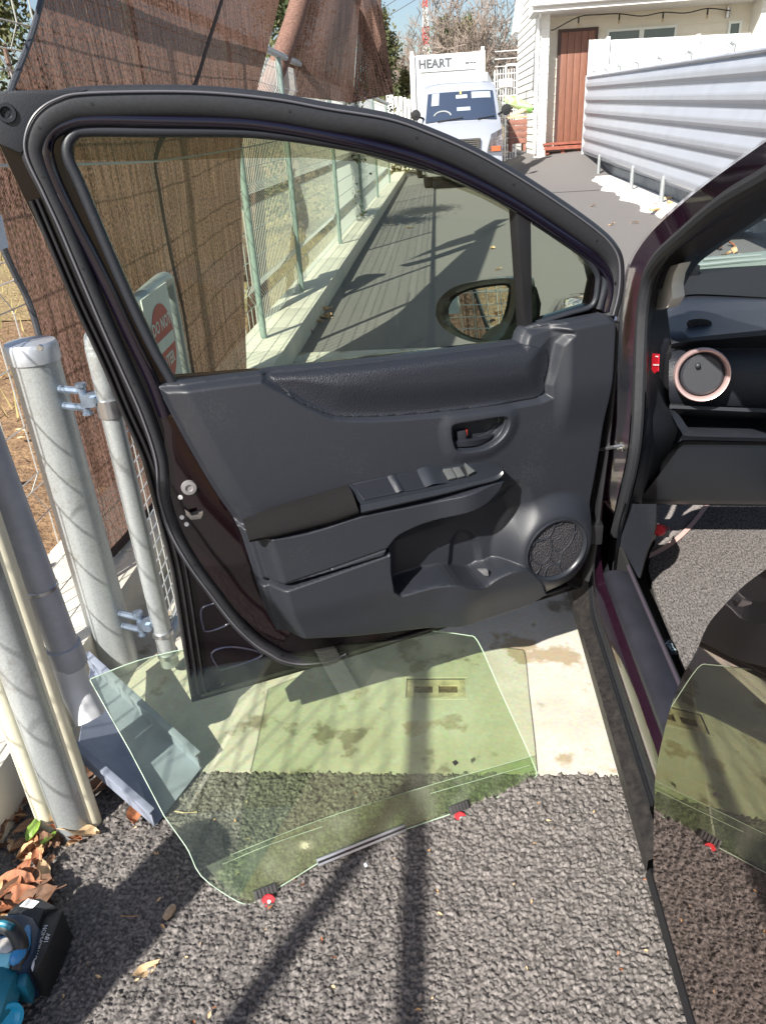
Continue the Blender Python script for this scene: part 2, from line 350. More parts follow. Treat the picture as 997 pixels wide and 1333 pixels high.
# soil strip behind fence
def relief(name,x0,x1,y0,y1,nx,ny,z0,amp,mtl,label,kind):
    X,Y=np.meshgrid(np.linspace(x0,x1,nx),np.linspace(y0,y1,ny)); Z=np.zeros_like(X)
    for k in range(7):
        fx,fy=rng.normal(0,1,2)*2.2*1.7**k; Z+=np.sin(X*fx+Y*fy+k*3)*np.sin(X*fy*.8-Y*fx*.7+k)/1.6**k
    Z=z0+amp*Z; idx=np.arange(nx*ny).reshape(ny,nx); f=np.stack([idx[:-1,:-1],idx[:-1,1:],idx[1:,1:],idx[1:,:-1]],-1).reshape(-1,4)
    me=bpy.data.meshes.new(name); me.from_pydata(np.c_[X.ravel(),Y.ravel(),Z.ravel()].tolist(),[],f.tolist()); me.shade_smooth(); me.materials.append(mtl)
    o=bpy.data.objects.new(name,me); COL.objects.link(o); tag(o,label,kind=kind); return o
relief('soil_bank',-5,-1.272,-1.,6.,190,260,.05,.013,soil_mat(),'bare brown soil behind the fence','structure')
relief('dry_field',-14,-1.272,6.,40.,150,260,.05,.03,field_mat(),'dry yellow grass plot behind the fence','structure')
gb=MB()
for i in range(5200):
    x=-1.3-rng.random()**1.4*9; y=3+rng.random()*24; z=.05; h=.05+.16*rng.random(); a=rng.random()*6.3; l=rng.normal(0,.06,2); w=.004+.006*rng.random()
    gb.add([(x-w*math.cos(a),y-w*math.sin(a),z),(x+w*math.cos(a),y+w*math.sin(a),z),(x+l[0],y+l[1],z+h)],[(0,1,2)])
tag(gb.build('dry_grass',mat('straw',(.42,.33,.15),.9,col2=(.25,.24,.09),vs=3)),'dry straw coloured grass behind the fence','grass',kind='stuff')
# ------------------------------------------------------------------ mesh fence
meshsteel=mat('galvanised_wire',(.72,.74,.72),.45,.3)
fposts=[(-1.12,-2.6),(-1.12,-.75),(-1.16,1.25),(-1.16,3.25)]+[(uz(u,v,KZ)[0],uz(u,v,KZ)[1]) for u,v in((370,439),(408.4,378),(451.5,317),(476,281),(493,257),(506,238))]
postg=mat('green_grey_post',(.24,.31,.29),.45,.2,var=.1,vs=60); FX=-1.13; fposts=[(FX,y) for x,y in fposts]; FT=1.80
fence=empty('mesh_fence',(FX,1.25,KZ),'tall galvanised wire mesh fence on the concrete kerb','fence')
for x,y in fposts:
    p=MB().tube([(x,y,KZ-.01),(x,y,FT)],.021,12); p.build('post',postg,fence,smooth=True)
def kink(z):   # V-shaped stiffening folds
    o=0
    for zc in(.42,.98,1.56):
        o+=max(0,1-abs(z-zc)/.06)*.035
    return o
hz=[KZ+.05]+[z for zc in(.42,.98,1.56) for z in(zc-.06,zc,zc+.06)]+[.62,.78,1.14,1.34,1.74]
for a,b in zip(fposts[:-1],fposts[1:]):
    y0,y1=a[1]+.01,b[1]-.01; w=MB(); sp=.05 if y0<12 else .1
    if y0<3.3: sp=.10 
    n=int((y1-y0)/sp); r=.0021 if y0<8 else .0034
    for i in range(n+1):
        yy=y0+(y1-y0)*i/n; pts=[(FX-.028-kink(z),yy,z) for z in sorted([KZ+.03,1.78]+[zc+d for zc in(.42,.98,1.56) for d in(-.06,0,.06)])]
        w.tube(pts,r,4,caps=False)
    for z in hz: w.tube([(FX-.028-kink(z),y0,z),(FX-.028-kink(z),y1,z)],r*1.1,4,caps=False)
    w.build('wire_mesh',meshsteel,fence)
pr=MB().tube([(FX,-2.6,FT+.02),(FX,20.5,FT+.02)],.024,12); tag(pr.build('top_rail',galv,fence,smooth=True))
# ------------------------------------------------------------------ shade nets
def net_mat():
    m=bpy.data.materials.new('brown_shade_net'); m.use_nodes=True; nt=m.node_tree; L=nt.links; nt.nodes.clear()
    o=nd(nt,'ShaderNodeOutputMaterial'); tc=nd(nt,'ShaderNodeUVMap'); 
    mp=nd(nt,'ShaderNodeMapping'); L.new(tc.outputs[0],mp.inputs[0]); mp.inputs['Scale'].default_value=(48,40,1)
    n0=nd(nt,'ShaderNodeTexNoise'); n0.inputs['Scale'].default_value=2.3; n0.inputs['Detail'].default_value=3; L.new(mp.outputs[0],n0.inputs[0])
    w=nd(nt,'ShaderNodeTexWave',wave_type='BANDS',bands_direction='X'); w.inputs['Scale'].default_value=.32*3; w.inputs['Distortion'].default_value=2.5; w.inputs['Detail'].default_value=2; L.new(mp.outputs[0],w.inputs[0])
    mp2=nd(nt,'ShaderNodeMapping'); mp2.inputs['Scale'].default_value=(55,3,1); L.new(tc.outputs[0],mp2.inputs[0])
    ns=nd(nt,'ShaderNodeTexNoise'); ns.inputs['Scale'].default_value=1; ns.inputs['Detail'].default_value=3; L.new(mp2.outputs[0],ns.inputs[0])
    ad=nd(nt,'ShaderNodeMath',operation='ADD'); L.new(w.outputs[1],ad.inputs[0]); L.new(n0.outputs[0],ad.inputs[1]); wm_=nd(nt,'ShaderNodeMath',operation='MULTIPLY'); wm_.inputs[1].default_value=.45; L.new(w.outputs[1],wm_.inputs[0]); adc=nd(nt,'ShaderNodeMath',operation='MULTIPLY_ADD'); adc.inputs[1].default_value=1.8; L.new(n0.outputs[0],adc.inputs[0]); L.new(wm_.outputs[0],adc.inputs[2])
    ad2=nd(nt,'ShaderNodeMath',operation='ADD'); L.new(adc.outputs[0],ad2.inputs[0]); L.new(ns.outputs[0],ad2.inputs[1])
    r=nd(nt,'ShaderNodeValToRGB'); L.new(ad2.outputs[0],r.inputs[0]) ; r.color_ramp.elements[0].position=.55; r.color_ramp.elements[0].color=(.016,.008,.006,1); r.color_ramp.elements[1].position=1.; r.color_ramp.elements[1].color=(.36,.22,.175,1)
    mr=nd(nt,'ShaderNodeMapRange'); mr.inputs[2].default_value=2.2; L.new(ad2.outputs[0],mr.inputs[0]); L.new(mr.outputs[0],r.inputs[0])
    r.color_ramp.elements[0].position=.60; r.color_ramp.elements[1].position=.90
    d=nd(nt,'ShaderNodeBsdfDiffuse'); t=nd(nt,'ShaderNodeBsdfTranslucent'); L.new(r.outputs[0],d.inputs[0]); L.new(r.outputs[0],t.inputs[0])
    m1=nd(nt,'ShaderNodeMixShader'); m1.inputs[0].default_value=.5; L.new(d.outputs[0],m1.inputs[1]); L.new(t.outputs[0],m1.inputs[2])
    tr=nd(nt,'ShaderNodeBsdfTransparent'); m2=nd(nt,'ShaderNodeMixShader')
    hole=nd(nt,'ShaderNodeMapRange'); L.new(ad.outputs[0],hole.inputs[0]); hole.inputs[1].default_value=.62; hole.inputs[2].default_value=.5; hole.inputs[3].default_value=0; hole.inputs[4].default_value=.35
    L.new(hole.outputs[0],m2.inputs[0]); L.new(m1.outputs[0],m2.inputs[1]); L.new(tr.outputs[0],m2.inputs[2]); L.new(m2.outputs[0],o.inputs[0])
    return m
netm=net_mat(); hemm=mat('dark_net_hem',(.045,.028,.022),.9,var=.3,vs=200); cordm=mat('blue_grey_cord',(.05,.055,.065),.7,var=.3,vs=200)
def sheet(name,left,right,x_fn,m,parent=None,nu=70,nv=60,amp=.0,folds=7,top=None,bottom=None):
    """left/right: lists of (y,z) from top to bottom; surface ruled between them; x_fn(u,v) lateral place"""
    Lp=resamp(left,nv); Rp=resamp(right,nv); vs=[];uv=[]
    for j in range(nv):
        for i in range(nu):
            u=i/(nu-1); v=j/(nv-1); p=Lp[j]*(1-u)+Rp[j]*u
            vs.append((x_fn(u,v)+amp*math.sin(u*folds*6.28+1.5*math.sin(v*3))*(.4+.6*v),p[0],p[1])); uv.append((p[0]*.9,p[1]))
    fs=[]
    for j in range(nv-1):
        for i in range(nu-1): a=j*nu+i; fs.append((a,a+1,a+nu+1,a+nu))
    loc=wloc(parent) if parent else np.zeros(3)
    me=bpy.data.meshes.new(name); me.from_pydata([tuple(np.array(p)-loc) for p in vs],[],fs); me.shade_smooth(); me.materials.append(m)
    l=me.uv_layers.new(name='UVMap'); li=[i for f in fs for i in f]; l.data.foreach_set('uv',np.array([uv[i] for i in li]).ravel())
    o=bpy.data.objects.new(name,me); COL.objects.link(o); o.parent=parent
    return o,vs
NXp=-1.06
def yz(u,v,x=NXp): p=ux(u,v,x); return (p[1],p[2])
net=empty('shade_net',(NXp,3.,.15),'large brown shade net hung beside the lane behind the open door','shade net')
Lf=[yz(*p) for p in((66,-110),(58,-50),(48,0),(34,48),(15,95),(-4,145),(-22,200),(-16,290),(4,345),(34,410),(58,520),(84,690),(98,765))]
Rt=[(8.4,3.4)]+[yz(*p) for p in((366,0),(338,118),(318,200),(322,350),(326,480))]+[(3.95,.06)]
_,nv_=sheet('net_cloth',cr(Lf,4),cr(Rt,4),lambda u,v:NXp+.012*math.sin(u*5)*(v)+.010*math.sin(3*u+2*v),netm,net,140,80,.0012,9)
def seam(u0,u1,w,name='seam'):
    t=MB(); pts=[]
    for j in range(80):
        u=u0+(u1-u0)*j/79; i=u*139; a=int(i); p=np.array(nv_[j*140+a])*(1-(i-a))+np.array(nv_[j*140+min(a+1,139)])*(i-a); pts.append(p+np.array([.012,0,0]))
    t.ridge(pts,(1,0,0),w,.004,4); t.build(name,hemm,net,smooth=True)
t=MB(); t.ridge(cr([ux(u,v,NXp+.03) for u,v in((300,-40),(289,0),(270,60),(253,113),(222,160),(203,205),(208,250),(222,330),(238,400),(246,450),(254,500),(258,540))],5),(1,0,0),.030,.004,4); t.build('seam',hemm,net,smooth=True)
t=MB(); t.tube([np.array(nv_[j*140])+np.array([.01,0,0]) for j in range(80)],.008,7); t.build('edge_cord',cordm,net,smooth=True)
t=MB(); t.tube([np.array(nv_[79*140+i])+np.array([.01,0,0]) for i in range(140)],.013,6); t.build('bottom_hem',hemm,net,smooth=True)
# cord across the net
cd_=[ux(u,v,NXp+.05) for u,v in((-30,216),(100,214),(200,210),(260,202),(330,190),(366,182))]
tag(MB().tube(cr(cd_,5),.004,6).build('cord',mat('white_cord',(.5,.5,.46),.8)),'thin pale cord stretched across the big brown net','cord')
# second net, folded, further on
n2=empty('shade_net',(NXp,8.,1.5),'smaller brown net folded into a triangle left of the sky','shade net')
XN=-1.0
def yz2(u,v): p=uy(u,v,1); return p
def pt(u,v,y): return uy(u,v,y)
def quadsheet(name,c,m,parent,nu=40,nv=40,amp=.02,f=4):
    A,B,C_,D=[np.array(q) for q in c]; nrm=np.cross(B-A,D-A); nrm/=np.linalg.norm(nrm); vs=[];uv=[];fs=[]
    for j in range(nv):
        for i in range(nu):
            u=i/(nu-1);v=j/(nv-1); p=(A*(1-u)+B*u)*(1-v)+(D*(1-u)+C_*u)*v; p=p+nrm*amp*math.sin(u*f*3+v*2)*math.sin(3.14*v*.9+.2); vs.append(p); uv.append((u*np.linalg.norm(B-A),v*np.linalg.norm(D-A)))
    for j in range(nv-1):
        for i in range(nu-1): a=j*nu+i; fs.append((a,a+1,a+nu+1,a+nu))
    loc=wloc(parent); me=bpy.data.meshes.new(name); me.from_pydata([tuple(p-loc) for p in vs],[],fs); me.shade_smooth(); me.materials.append(m)
    l=me.uv_layers.new(name='UVMap'); l.data.foreach_set('uv',np.array([uv[i] for f_ in fs for i in f_]).ravel())
    o=bpy.data.objects.new(name,me); COL.objects.link(o); o.parent=parent
quadsheet('net_cloth',[pt(400,-60,7.2),pt(475,-60,8.5),pt(460,134,8.2),pt(355,122,6.8)],netm,n2)
quadsheet('net_flap',[pt(468,10,8.0),pt(474,20,8.0),pt(513,122,8.4),pt(459,134,8.1)],netm,n2,20,40,.01)
quadsheet('net_flap',[pt(455,-60,8.9),pt(487,-60,9.0),pt(513,122,8.6),pt(470,60,8.5)],netm,n2,20,40,.01)
rp=[pt(400,-40,7.0),pt(385,20,6.8),pt(366,75,6.6),pt(346,124,6.5)]
t=MB(); t.tube(cr(rp,6),.075,14); o=t.build('rolled_edge',mat('rolled_net',(.30,.175,.135),.95,col2=(.08,.04,.03),vs=60,stretch=(1,1,6),bump=.6,bs=60,bd=.01),n2,smooth=True)
rp=[pt(332,178,6.4),pt(322,240,6.1),pt(322,300,5.9),pt(316,362,5.7)]
t=MB(); t.tube(cr(rp,8),[.10+.03*math.sin(i) for i in range(25)],14); t.build('gathered_tail',mat('gathered_net',(.18,.13,.10),.95,col2=(.05,.035,.03),vs=50,stretch=(1,1,.1)),n2,smooth=True)
quadsheet('net_cloth',[pt(324,180,6.2),pt(340,180,6.3),pt(352,400,5.6),pt(324,452,4.9)],netm,n2,30,40,.03)
# ------------------------------------------------------------------ gate posts, gate
def cyl(u,v,du,base,z0,z1,r,mtl,name,parent,seg=24): pass
b1=uz(157,868)
gp=empty('galv_post',(b1[0],b1[1],0),'thick galvanised gate post with flat cap holding the gate hinges','post')
top1=uy(41,452,b1[1])
PR=.054
MB().tube([(b1[0],b1[1],-.02),(top1[0],b1[1],top1[2])],PR,36).build('tube',galv,gp,smooth=True)
MB().lathe((top1[0],b1[1],top1[2]-.03),(0,0,1),[(PR+.003,0),(PR+.004,.0),(PR+.004,.035),(PR,.043),(0,.048)],36).build('cap',mat('cap_steel',(.5,.53,.58),.4,.6,var=.1),gp,smooth=True,ang=30)
MB().lathe(np.array(uy(54,452,b1[1]-PR)),(0,-1,0),[(0,.008),(.006,.008),(.007,.0)],10).build('bolt',steel,gp)
gl=empty('gate_leaf',(uz(222,862)[0],uz(222,862)[1],.05),'open galvanised tube gate leaf filled with wire mesh','gate')
s0=uz(222,864,.04); s1=uy(122,474,s0[1]); 
dirg=(s1-s0)/np.linalg.norm(s1-s0); hgt=s1[2]-s0[2]
# far stile from the corner seen through the window
GXF=-.80; f1=ux(216,362,GXF); f0=np.array([GXF,f1[1],.05])
GR=.024
s1=np.array([s0[0],s0[1],f1[2]-.02])
MB().tube([s0,s0+(s1-s0)*.985],GR,20).build('hinge_stile',galv,gl,smooth=True)
el=cr([s0+(s1-s0)*.9,s1+np.array([0,0,-.02]),s1+(f1-s1)*.03,s1+(f1-s1)*.12],6)
MB().tube(cr([s1-Z3*.10,s1-Z3*.02,s1+(f1-s1)*.06+Z3*.005,s1+(f1-s1)*.5,f1-(f1-s1)*.05,f1-Z3*.03,f1-Z3*.12],6),GR-.001,20).build('top_bar',galv,gl,smooth=True)
MB().tube([f1-Z3*.10,f0],GR,20).build('lock_stile',galv,gl,smooth=True)
MB().tube([s0+Z3*.06,f0+Z3*.06],GR*.8,16).build('bottom_bar',galv,gl,smooth=True)
for k in (.03,.10): MB().tube([s0+Z3*k,s0+Z3*(k+.012)],GR+.004,20).build('collar',steel,gl,smooth=True)
for vv in (530,): 
    q=uy(140,vv,s0[1]); MB().tube([(s0[0],s0[1],q[2]-.02),(s0[0],s0[1],q[2]+.02)],GR+.005,20).build('collar',steel,gl,smooth=True)
w=MB()
for i in range(1,14):
    p=s0+(f0-s0)*i/14; q=s1+(f1-s1)*i/14; w.tube([p+Z3*.05,q],.0016,4,caps=False)
for i in range(1,22):
    p=s0+(s1-s0)*i/22; q=f0+(f1-f0)*i/22; w.tube([p,q],.0016,4,caps=False)
w.build('wire_mesh',meshsteel,gl)
# hinges
def hinge(u,v):
    c=uy(u,v,(b1[1]+s0[1])/2-.02); m=MB(); m.tube([c-Z3*.03,c+Z3*.03],.009,12); m.tube([c+Z3*.03,c+Z3*.038],.013,8); m.tube([c-Z3*.03,c-Z3*.036],.012,8)
    a=np.array([b1[0],b1[1],c[2]]); m.tube([c+Z3*.02,a+Z3*.02],.009,8); m.tube([c-Z3*.02,a-Z3*.02],.009,8)
    b=np.array([s0[0],s0[1],c[2]]); m.box((c+b)/2,(np.linalg.norm((b-c)[:2]),.03,.03),math.atan2(*(b-c)[:2][::-1])); m.lathe((c+b)/2+np.array([0,-.012,0]),(0,-1,0),[(0,.012),(.012,.012),(.012,0)],6)
    m.build('hinge',mat('hinge_steel',(.25,.31,.40),.4,.7,var=.2),gp,smooth=True,ang=30)
hinge(110,520); hinge(183,812)
# sign
def gpt(u,v): 
    n=np.cross(f1-s1,Z3); n/=np.linalg.norm(n); n=n if n[0]>0 else -n
    return upl(u,v,s0+n*.03,n),n
sg=[gpt(*p)[0] for p in((182,414),(215,391),(232,497),(216,520))]
gn=gpt(200,450)[1]; ga=(f1-s1)/np.linalg.norm(f1-s1); ga[2]=0; ga/=np.linalg.norm(ga)
zt_=np.mean([sg[0][2],sg[1][2]]); w_=.22; cs=gpt(206,455)[0]
sc=gpt(213,447)[0]
sign=empty('warning_sign',sc,'white square sign with red DO NOT ENTER disc wired to the gate','sign')
hs=.125
MB().prism([sc+ga*a*hs+Z3*b*hs*1.12 for a,b in((-1,-1),(1,-1),(1,1),(-1,1))],gn*.003).build('board',mat('white_board',(.75,.76,.74),.4,var=.05),sign)
red=mat('sign_red',(.55,.02,.025),.35)
MB().prism([sc+gn*.0035+ga*math.cos(a)*.105+Z3*math.sin(a)*.105 for a in np.linspace(0,2*math.pi,48,endpoint=False)],gn*.0012).build('red_disc',red,sign)
MB().prism([sc+gn*.005+ga*a*.095+Z3*b*.016 for a,b in((-1,-1),(1,-1),(1,1),(-1,1))],gn*.001).build('white_bar',MATS['white_board'],sign)
xa=-ga if np.cross(-ga,Z3)@gn>0 else ga
text_obj('lettering','DO NOT',.045,MATS['white_board'],sign,sc+gn*.005+Z3*.05,xa,Z3,.0006,bold=.0008)
text_obj('lettering','ENTER',.045,MATS['white_board'],sign,sc+gn*.005-Z3*.05,xa,Z3,.0006,bold=.0008)
# ------------------------------------------------------------------ left group: post, cream pipes, grey downpipe
b2=uz(100,1080); 
def lean(base,u,v): q=uy(u,v,base[1]); return q
P2=np.array(b2); t2=uy(-84,560,P2[1]-.0)
gp2=tag(MB().tube([P2-Z3*.02,P2+(t2-P2)*1.6],.035,30).build('steel_post',galv,None,smooth=True),'galvanised steel post between two cream cable pipes','post')
cream=mat('cream_plastic_pipe',(.72,.68,.52),.45,var=.06,vs=20)
for (bu,bv,tu,tv,lab) in((122,1072,-24,640,'cream plastic pipe on the right side of the lower steel post'),(64,1078,-58,740,'cream plastic pipe on the left side of the lower steel post')):
    b_=uz(bu,bv); t_=uy(tu,tv,b_[1]); o=MB().tube([b_-Z3*.02,b_+(t_-b_)*1.8],.0185,20).build('cable_pipe',cream,None,smooth=True); tag(o,lab,'pipe')
grey=mat('grey_pvc',(.36,.375,.41),.38,var=.08,vs=25)
yd=1.16
A=uy(86,850,yd); Bt=uy(-57,470,yd); r_=.030
dp=empty('downpipe',A,'grey round rain downpipe ending in an elbow over the gutter piece','downpipe')
MB().tube([A,A+(Bt-A)*1.6],r_,30).build('pipe',grey,dp,smooth=True)
d_=(Bt-A)/np.linalg.norm(Bt-A)
MB().lathe(A-d_*.03,d_,[(r_+.004,0),(r_+.0045,.0),(r_+.0045,.05),(r_,.052)],30).build('collar',grey,dp,smooth=True,ang=25)
bl=uy(45,768,yd)
MB().lathe(A+d_*np.linalg.norm(bl-A),d_,[(r_+.0015,0),(r_+.0018,.0),(r_+.0018,.007),(r_,.008)],30).build('band',steel,dp,smooth=True)
e0=A-d_*.0; e1=uy(96,888,yd-.01); e2=uy(118,935,yd-.035)
MB().tube(cr([e0+d_*.01,e1,e2],8),r_+.001,30,caps=False).build('elbow',mat('pale_grey_pvc',(.58,.59,.62),.38,var=.05),dp,smooth=True)
# gutter trough
gz_=mat('blue_grey_pvc',(.25,.28,.35),.35,var=.08,vs=20)
qa=uz(100,985,.13); qb=uz(203,1075,.010); qc=uz(262,1000,.012); qd=uz(118,868,.13)
gt=empty('gutter_piece',(qa+qb)/2,'short blue grey plastic gutter channel leading rain water to the asphalt','gutter')
def gl_(p,q,h0,h1,off): return [p,q,q+Z3*h1,p+Z3*h0]
def slabq(a,b,c,d,t,name):
    n=np.cross(b-a,d-a); n/=np.linalg.norm(n); n=n if n[2]>0 else -n; return MB().prism([a,b,c,d],n*t)
slabq(qa,qb,qc,qd,.003,'').build('channel_floor',gz_,gt)
for a,b in((qa,qb),(qd,qc)):
    dr=(b-a)/np.linalg.norm(b-a); sd=np.cross(dr,Z3); sd/=np.linalg.norm(sd)
    MB().prism([a,b,b+Z3*.038,a+Z3*.038],sd*.003).build('channel_wall',gz_,gt)
    sgn=-1 if a is qa else 1
    MB().box((a+b)/2+Z3*.042,(np.linalg.norm(b-a),.016,.009),0,[dr,sd,np.cross(dr,sd)]).build('channel_lip',gz_,gt,bevel=.002)
# unseen post added off-frame to lay a shadow across the corner
tag(MB().tube([(-1.08,-.02,-.02),(-1.08,-.02,.96)],.075,24).build('galv_post',galv,None,smooth=True),'unseen galvanised post added outside the near edge of the view for its shadow','post')
# white plate top left
wp=[ux(u,v,-.98) for u,v in((-30,270),(3,280),(12,322),(-30,335))]
tag(MB().prism(wp,(-.02,0,0)).build('white_board',mat('board_white',(.6,.63,.68),.5)),'corner of a pale board hanging on the brown net at left edge','board')
# ================================================================== BACKGROUND
# corrugated fence on the right
P1=uz(760,223); P2=uz(868,274); fd=(P2-P1)/np.linalg.norm(P2-P1); fn=np.array([-fd[1],fd[0],0]); fn=fn if fn[0]<0 else -fn
def uf(u,v,o=0): return upl(u,v,P1+fn*o,fn)
T1=uf(765,101); T2=uf(997,66); B1=uf(760,200); B2=uf(905,254)
zt1=(T1[2]); zb1=(B1[2]); Lf_=15.5
def fp(s,z,o=0.): q=P1+fd*s+fn*o; return np.array([q[0],q[1],z])
s1_=(T1-P1)@fd; s2_=(T2-P1)@fd; tb=lambda s:T1[2]+(T2[2]-T1[2])*(s-s1_)/(s2_-s1_)
sb1=(B1-P1)@fd; sb2=(B2-P1)@fd; bb=lambda s:B1[2]+(B2[2]-B1[2])*(s-sb1)/(sb2-sb1)
cf=empty('corrugated_fence',P1,'pale blue grey corrugated metal fence panels running along the right side of the lane','fence')
cm=mat('blue_white_sheet_metal',(.48,.505,.56),.4,.25,var=.04,vs=2)
prof=[]; K=6
for k in range(K):
    for t_,o in((0,0),(.12,.0),(.30,.042),(.50,.042),(.58,.038),(.92,.0)): prof.append(((k+t_)/K,o))
prof.append((1,0))
s_=s1_-.02; pi_=0
while s_<Lf_:
    e_=s_+2.0; rows=[]
    for s in (s_,e_-.006): rows.append([fp(s,bb(s)+(tb(s)-bb(s))*t_,o) for t_,o in prof])
    rows2=[[p-fn*.004 for p in r] for r in rows]
    m=MB().loft(rows); m.loft(rows2); m.build('corrugated_panel',cm,cf)
    t=MB().tube([fp(s_,tb(s_)+.01,.02),fp(e_,tb(e_)+.01,.02)],.022,8); t.build('top_trim',cm,cf); s_=e_;pi_+=1
for u,v in((775,206),(797,228),(829,249),(861,268)):
    q=uz(u,v+4); s=(q-P1)@fd; 
    MB().tube([fp(s,0,.05),fp(s,bb(s)+.12,.05)],.035,10).build('fence_post',galv,cf,smooth=True)
for s in np.arange(s1_+1.2,s2_-.8,1.9):
    z=tb(s); MB().tube([fp(s,z-.02,0),fp(s,z+.10,0),fp(s,z+.13,.05),fp(s,z+.10,.08)],.02,6).build('clamp_hook',galv,cf)
# end post + side ribs visible at far end
MB().tube([fp(s1_-.1,0,0),fp(s1_-.1,tb(s1_)+.05,0)],.05,10).build('end_post',mat('zinc_white',(.62,.64,.66),.45,.3),cf,smooth=True)
# block wall behind it
bw=empty('block_wall',P1-fn*.25,'low grey concrete block wall behind the corrugated fence','wall')
bm_=mat('grey_block',(.30,.32,.34),.9,var=.15,vs=6,bump=.4,bs=60,bd=.003); proto=None
for r_i in range(3):
    for k in range(34):
        s=-.3+k*.40+(.2 if r_i%2 else 0); c=fp(s,.06+.1+r_i*.2,-.30)
        if proto is None: proto=MB().box((0,0,0),(.392,.15,.192),math.atan2(fd[1],fd[0])).build('block',bm_,None,bevel=.006); o=proto
        else: o=proto.copy(); COL.objects.link(o)
        o.parent=bw; o.location=tuple(c-wloc(bw))
ft=MB(); pts=[]
for i in range(80):
    s=-.3+i*.17; wdt=.20+.13*max(0,math.sin(i*.55))**2+.03*math.sin(i*.9); pts.append((s,wdt))
ft.loft([[fp(s,.09,-.2) for s,w in pts],[fp(s,.085,w*.7) for s,w in pts],[fp(s,.05,w+.02) for s,w in pts],[fp(s,-.01,w+.05) for s,w in pts]])
tag(ft.build('footing',mat('rough_white_concrete',(.72,.70,.66),.9,var=.08,vs=8,bump=.6,bs=25,bd=.02),None,smooth=True),'lumpy white concrete footing under the corrugated fence posts','footing')
# block wall seen through the windscreen belongs to the same wall
# back white fence
wf=empty('white_panel_fence',uy(840,120,22.6),'tall white ribbed panel fence standing between the house and corrugated fence','fence')
YW=22.7; wm=mat('white_sheet',(.75,.76,.76),.45,.1)
def wp_(u,v,y=YW): return uy(u,v,y)
L0=wp_(793,52);R0=wp_(978,43); zb=.7
for a,b in((793,909),(909,978)):
    A_=wp_(a+1,52-(a-793)*.05); B_=wp_(b-1,52-(b-793)*.05); n=9; rows=[]
    for i in range(n*4+1):
        f=i/(n*4); o=-.02 if i%4 in(1,2) else 0
        rows.append([A_*(1)+np.array([0,o,(zb-A_[2])*f]),B_+np.array([0,o,(zb-B_[2])*f])])
    MB().loft(rows).build('ribbed_panel',wm,wf)
for u in(791,908): q=wp_(u,48-(u-791)*.03); MB().box((q[0],q[1]-.05,(q[2]+zb)/2),(.09,.08,q[2]-zb)).build('post',wm,wf)
a=wp_(767,52);b=wp_(788,51); MB().prism([np.array([a[0],YW,a[2]]),np.array([b[0],YW,b[2]]),np.array([b[0],YW,zb]),np.array([a[0],YW,zb])],(0,.03,0)).build('end_panel',wm,wf)
for k in range(4):
    f=k/3; x=a[0]+(b[0]-a[0])*f; MB().box((x,YW-.03,(a[2]+zb)/2),(.03,.05,a[2]-zb)).build('stile',wm,wf)
# ------------------------------------------------------------------ house
YH=24.0
siding=mat('cream_siding',(.74,.70,.60),.6,var=.03,vs=3); sidew=mat('white_siding',(.80,.79,.75),.6,var=.03,vs=3)
def hp(u,v,y=YH): return uy(u,v,y)
ZH=hp(705,199)[2]
hc=hp(706,199)
house=empty('house',(hc[0],YH,ZH),'cream clapboard house with brown door and low porch roof','house')
xr=hp(985,100)[0]; xl=hc[0]; ztop=hp(820,-45)[2]
z=ZH; bh=.205; i=0
while z<ztop:
    MB().prism([(xl,YH,z),(xl,YH-.028,z),(xl,YH-.006,z+bh+.01),(xl,YH,z+bh+.01)],(xr-xl,0,0)).build('siding_board',siding,house); z+=bh
MB().box(((xl+xr)/2,YH+.1,(ZH+ztop)/2),(xr-xl,.19,ztop-ZH)).build('wall',siding,house)
# gable side wall (left), runs away from us
yf=31.0; z=ZH-.15; xs_=xl-.05
sd=np.array([hp(672,150,yf)[0]-xs_,yf-YH,0])
while z<ztop+1.5:
    a=np.array([xs_,YH-.03,z]); nrm=np.array([-1,0,0.])
    MB().prism([a,a+nrm*.03,a+nrm*.006+Z3*(bh+.01),a+Z3*(bh+.01)],sd).build('siding_board',sidew,house); z+=bh
q=np.array([xs_,YH,ZH-.2]); MB().prism([q,q+sd,q+sd+Z3*(ztop+1.5-ZH),q+Z3*(ztop+1.5-ZH)],(.12,0,0)).build('wall',sidew,house)
# corner column
cx0,cx1=hp(697,120,YH-.5)[0],hp(712,120,YH-.5)[0]
z=ZH-.1
while z<hp(705,14,YH-.5)[2]:
    MB().prism([(cx0,YH-.5,z),(cx0,YH-.53,z),(cx0,YH-.508,z+bh),(cx0,YH-.5,z+bh)],(cx1-cx0,0,0)).build('siding_board',sidew,house); z+=bh
MB().box(((cx0+cx1)/2,YH-.25,(ZH+hp(705,8)[2])/2),(cx1-cx0-.01,.49,hp(705,8)[2]-ZH)).build('corner_pier',sidew,house)
# porch roof: soffit + fascia
y_r=YH-1.1
A_=hp(699,14,y_r);B_=hp(965,-12,y_r)
MB().prism([(A_[0]-.1,y_r,A_[2]-.02),(A_[0]-.1,YH,A_[2]-.06),(A_[0]-.1,YH,A_[2]+.35),(A_[0]-.1,y_r,A_[2]+.20)],(B_[0]-A_[0]+1,0,0)).build('porch_roof',mat('soffit_white',(.70,.69,.66),.6),house)
MB().tube([(A_[0]-.15,y_r-.06,A_[2]+.14),(B_[0]+1,y_r-.06,A_[2]+.14)],.06,10).build('gutter',white,house,smooth=True)
MB().tube([(cx0+.05,y_r,A_[2]+.1),(cx0+.02,YH-.56,A_[2]-.15),(cx0+.02,YH-.56,ZH)],.035,10).build('downpipe',white,house,smooth=True)
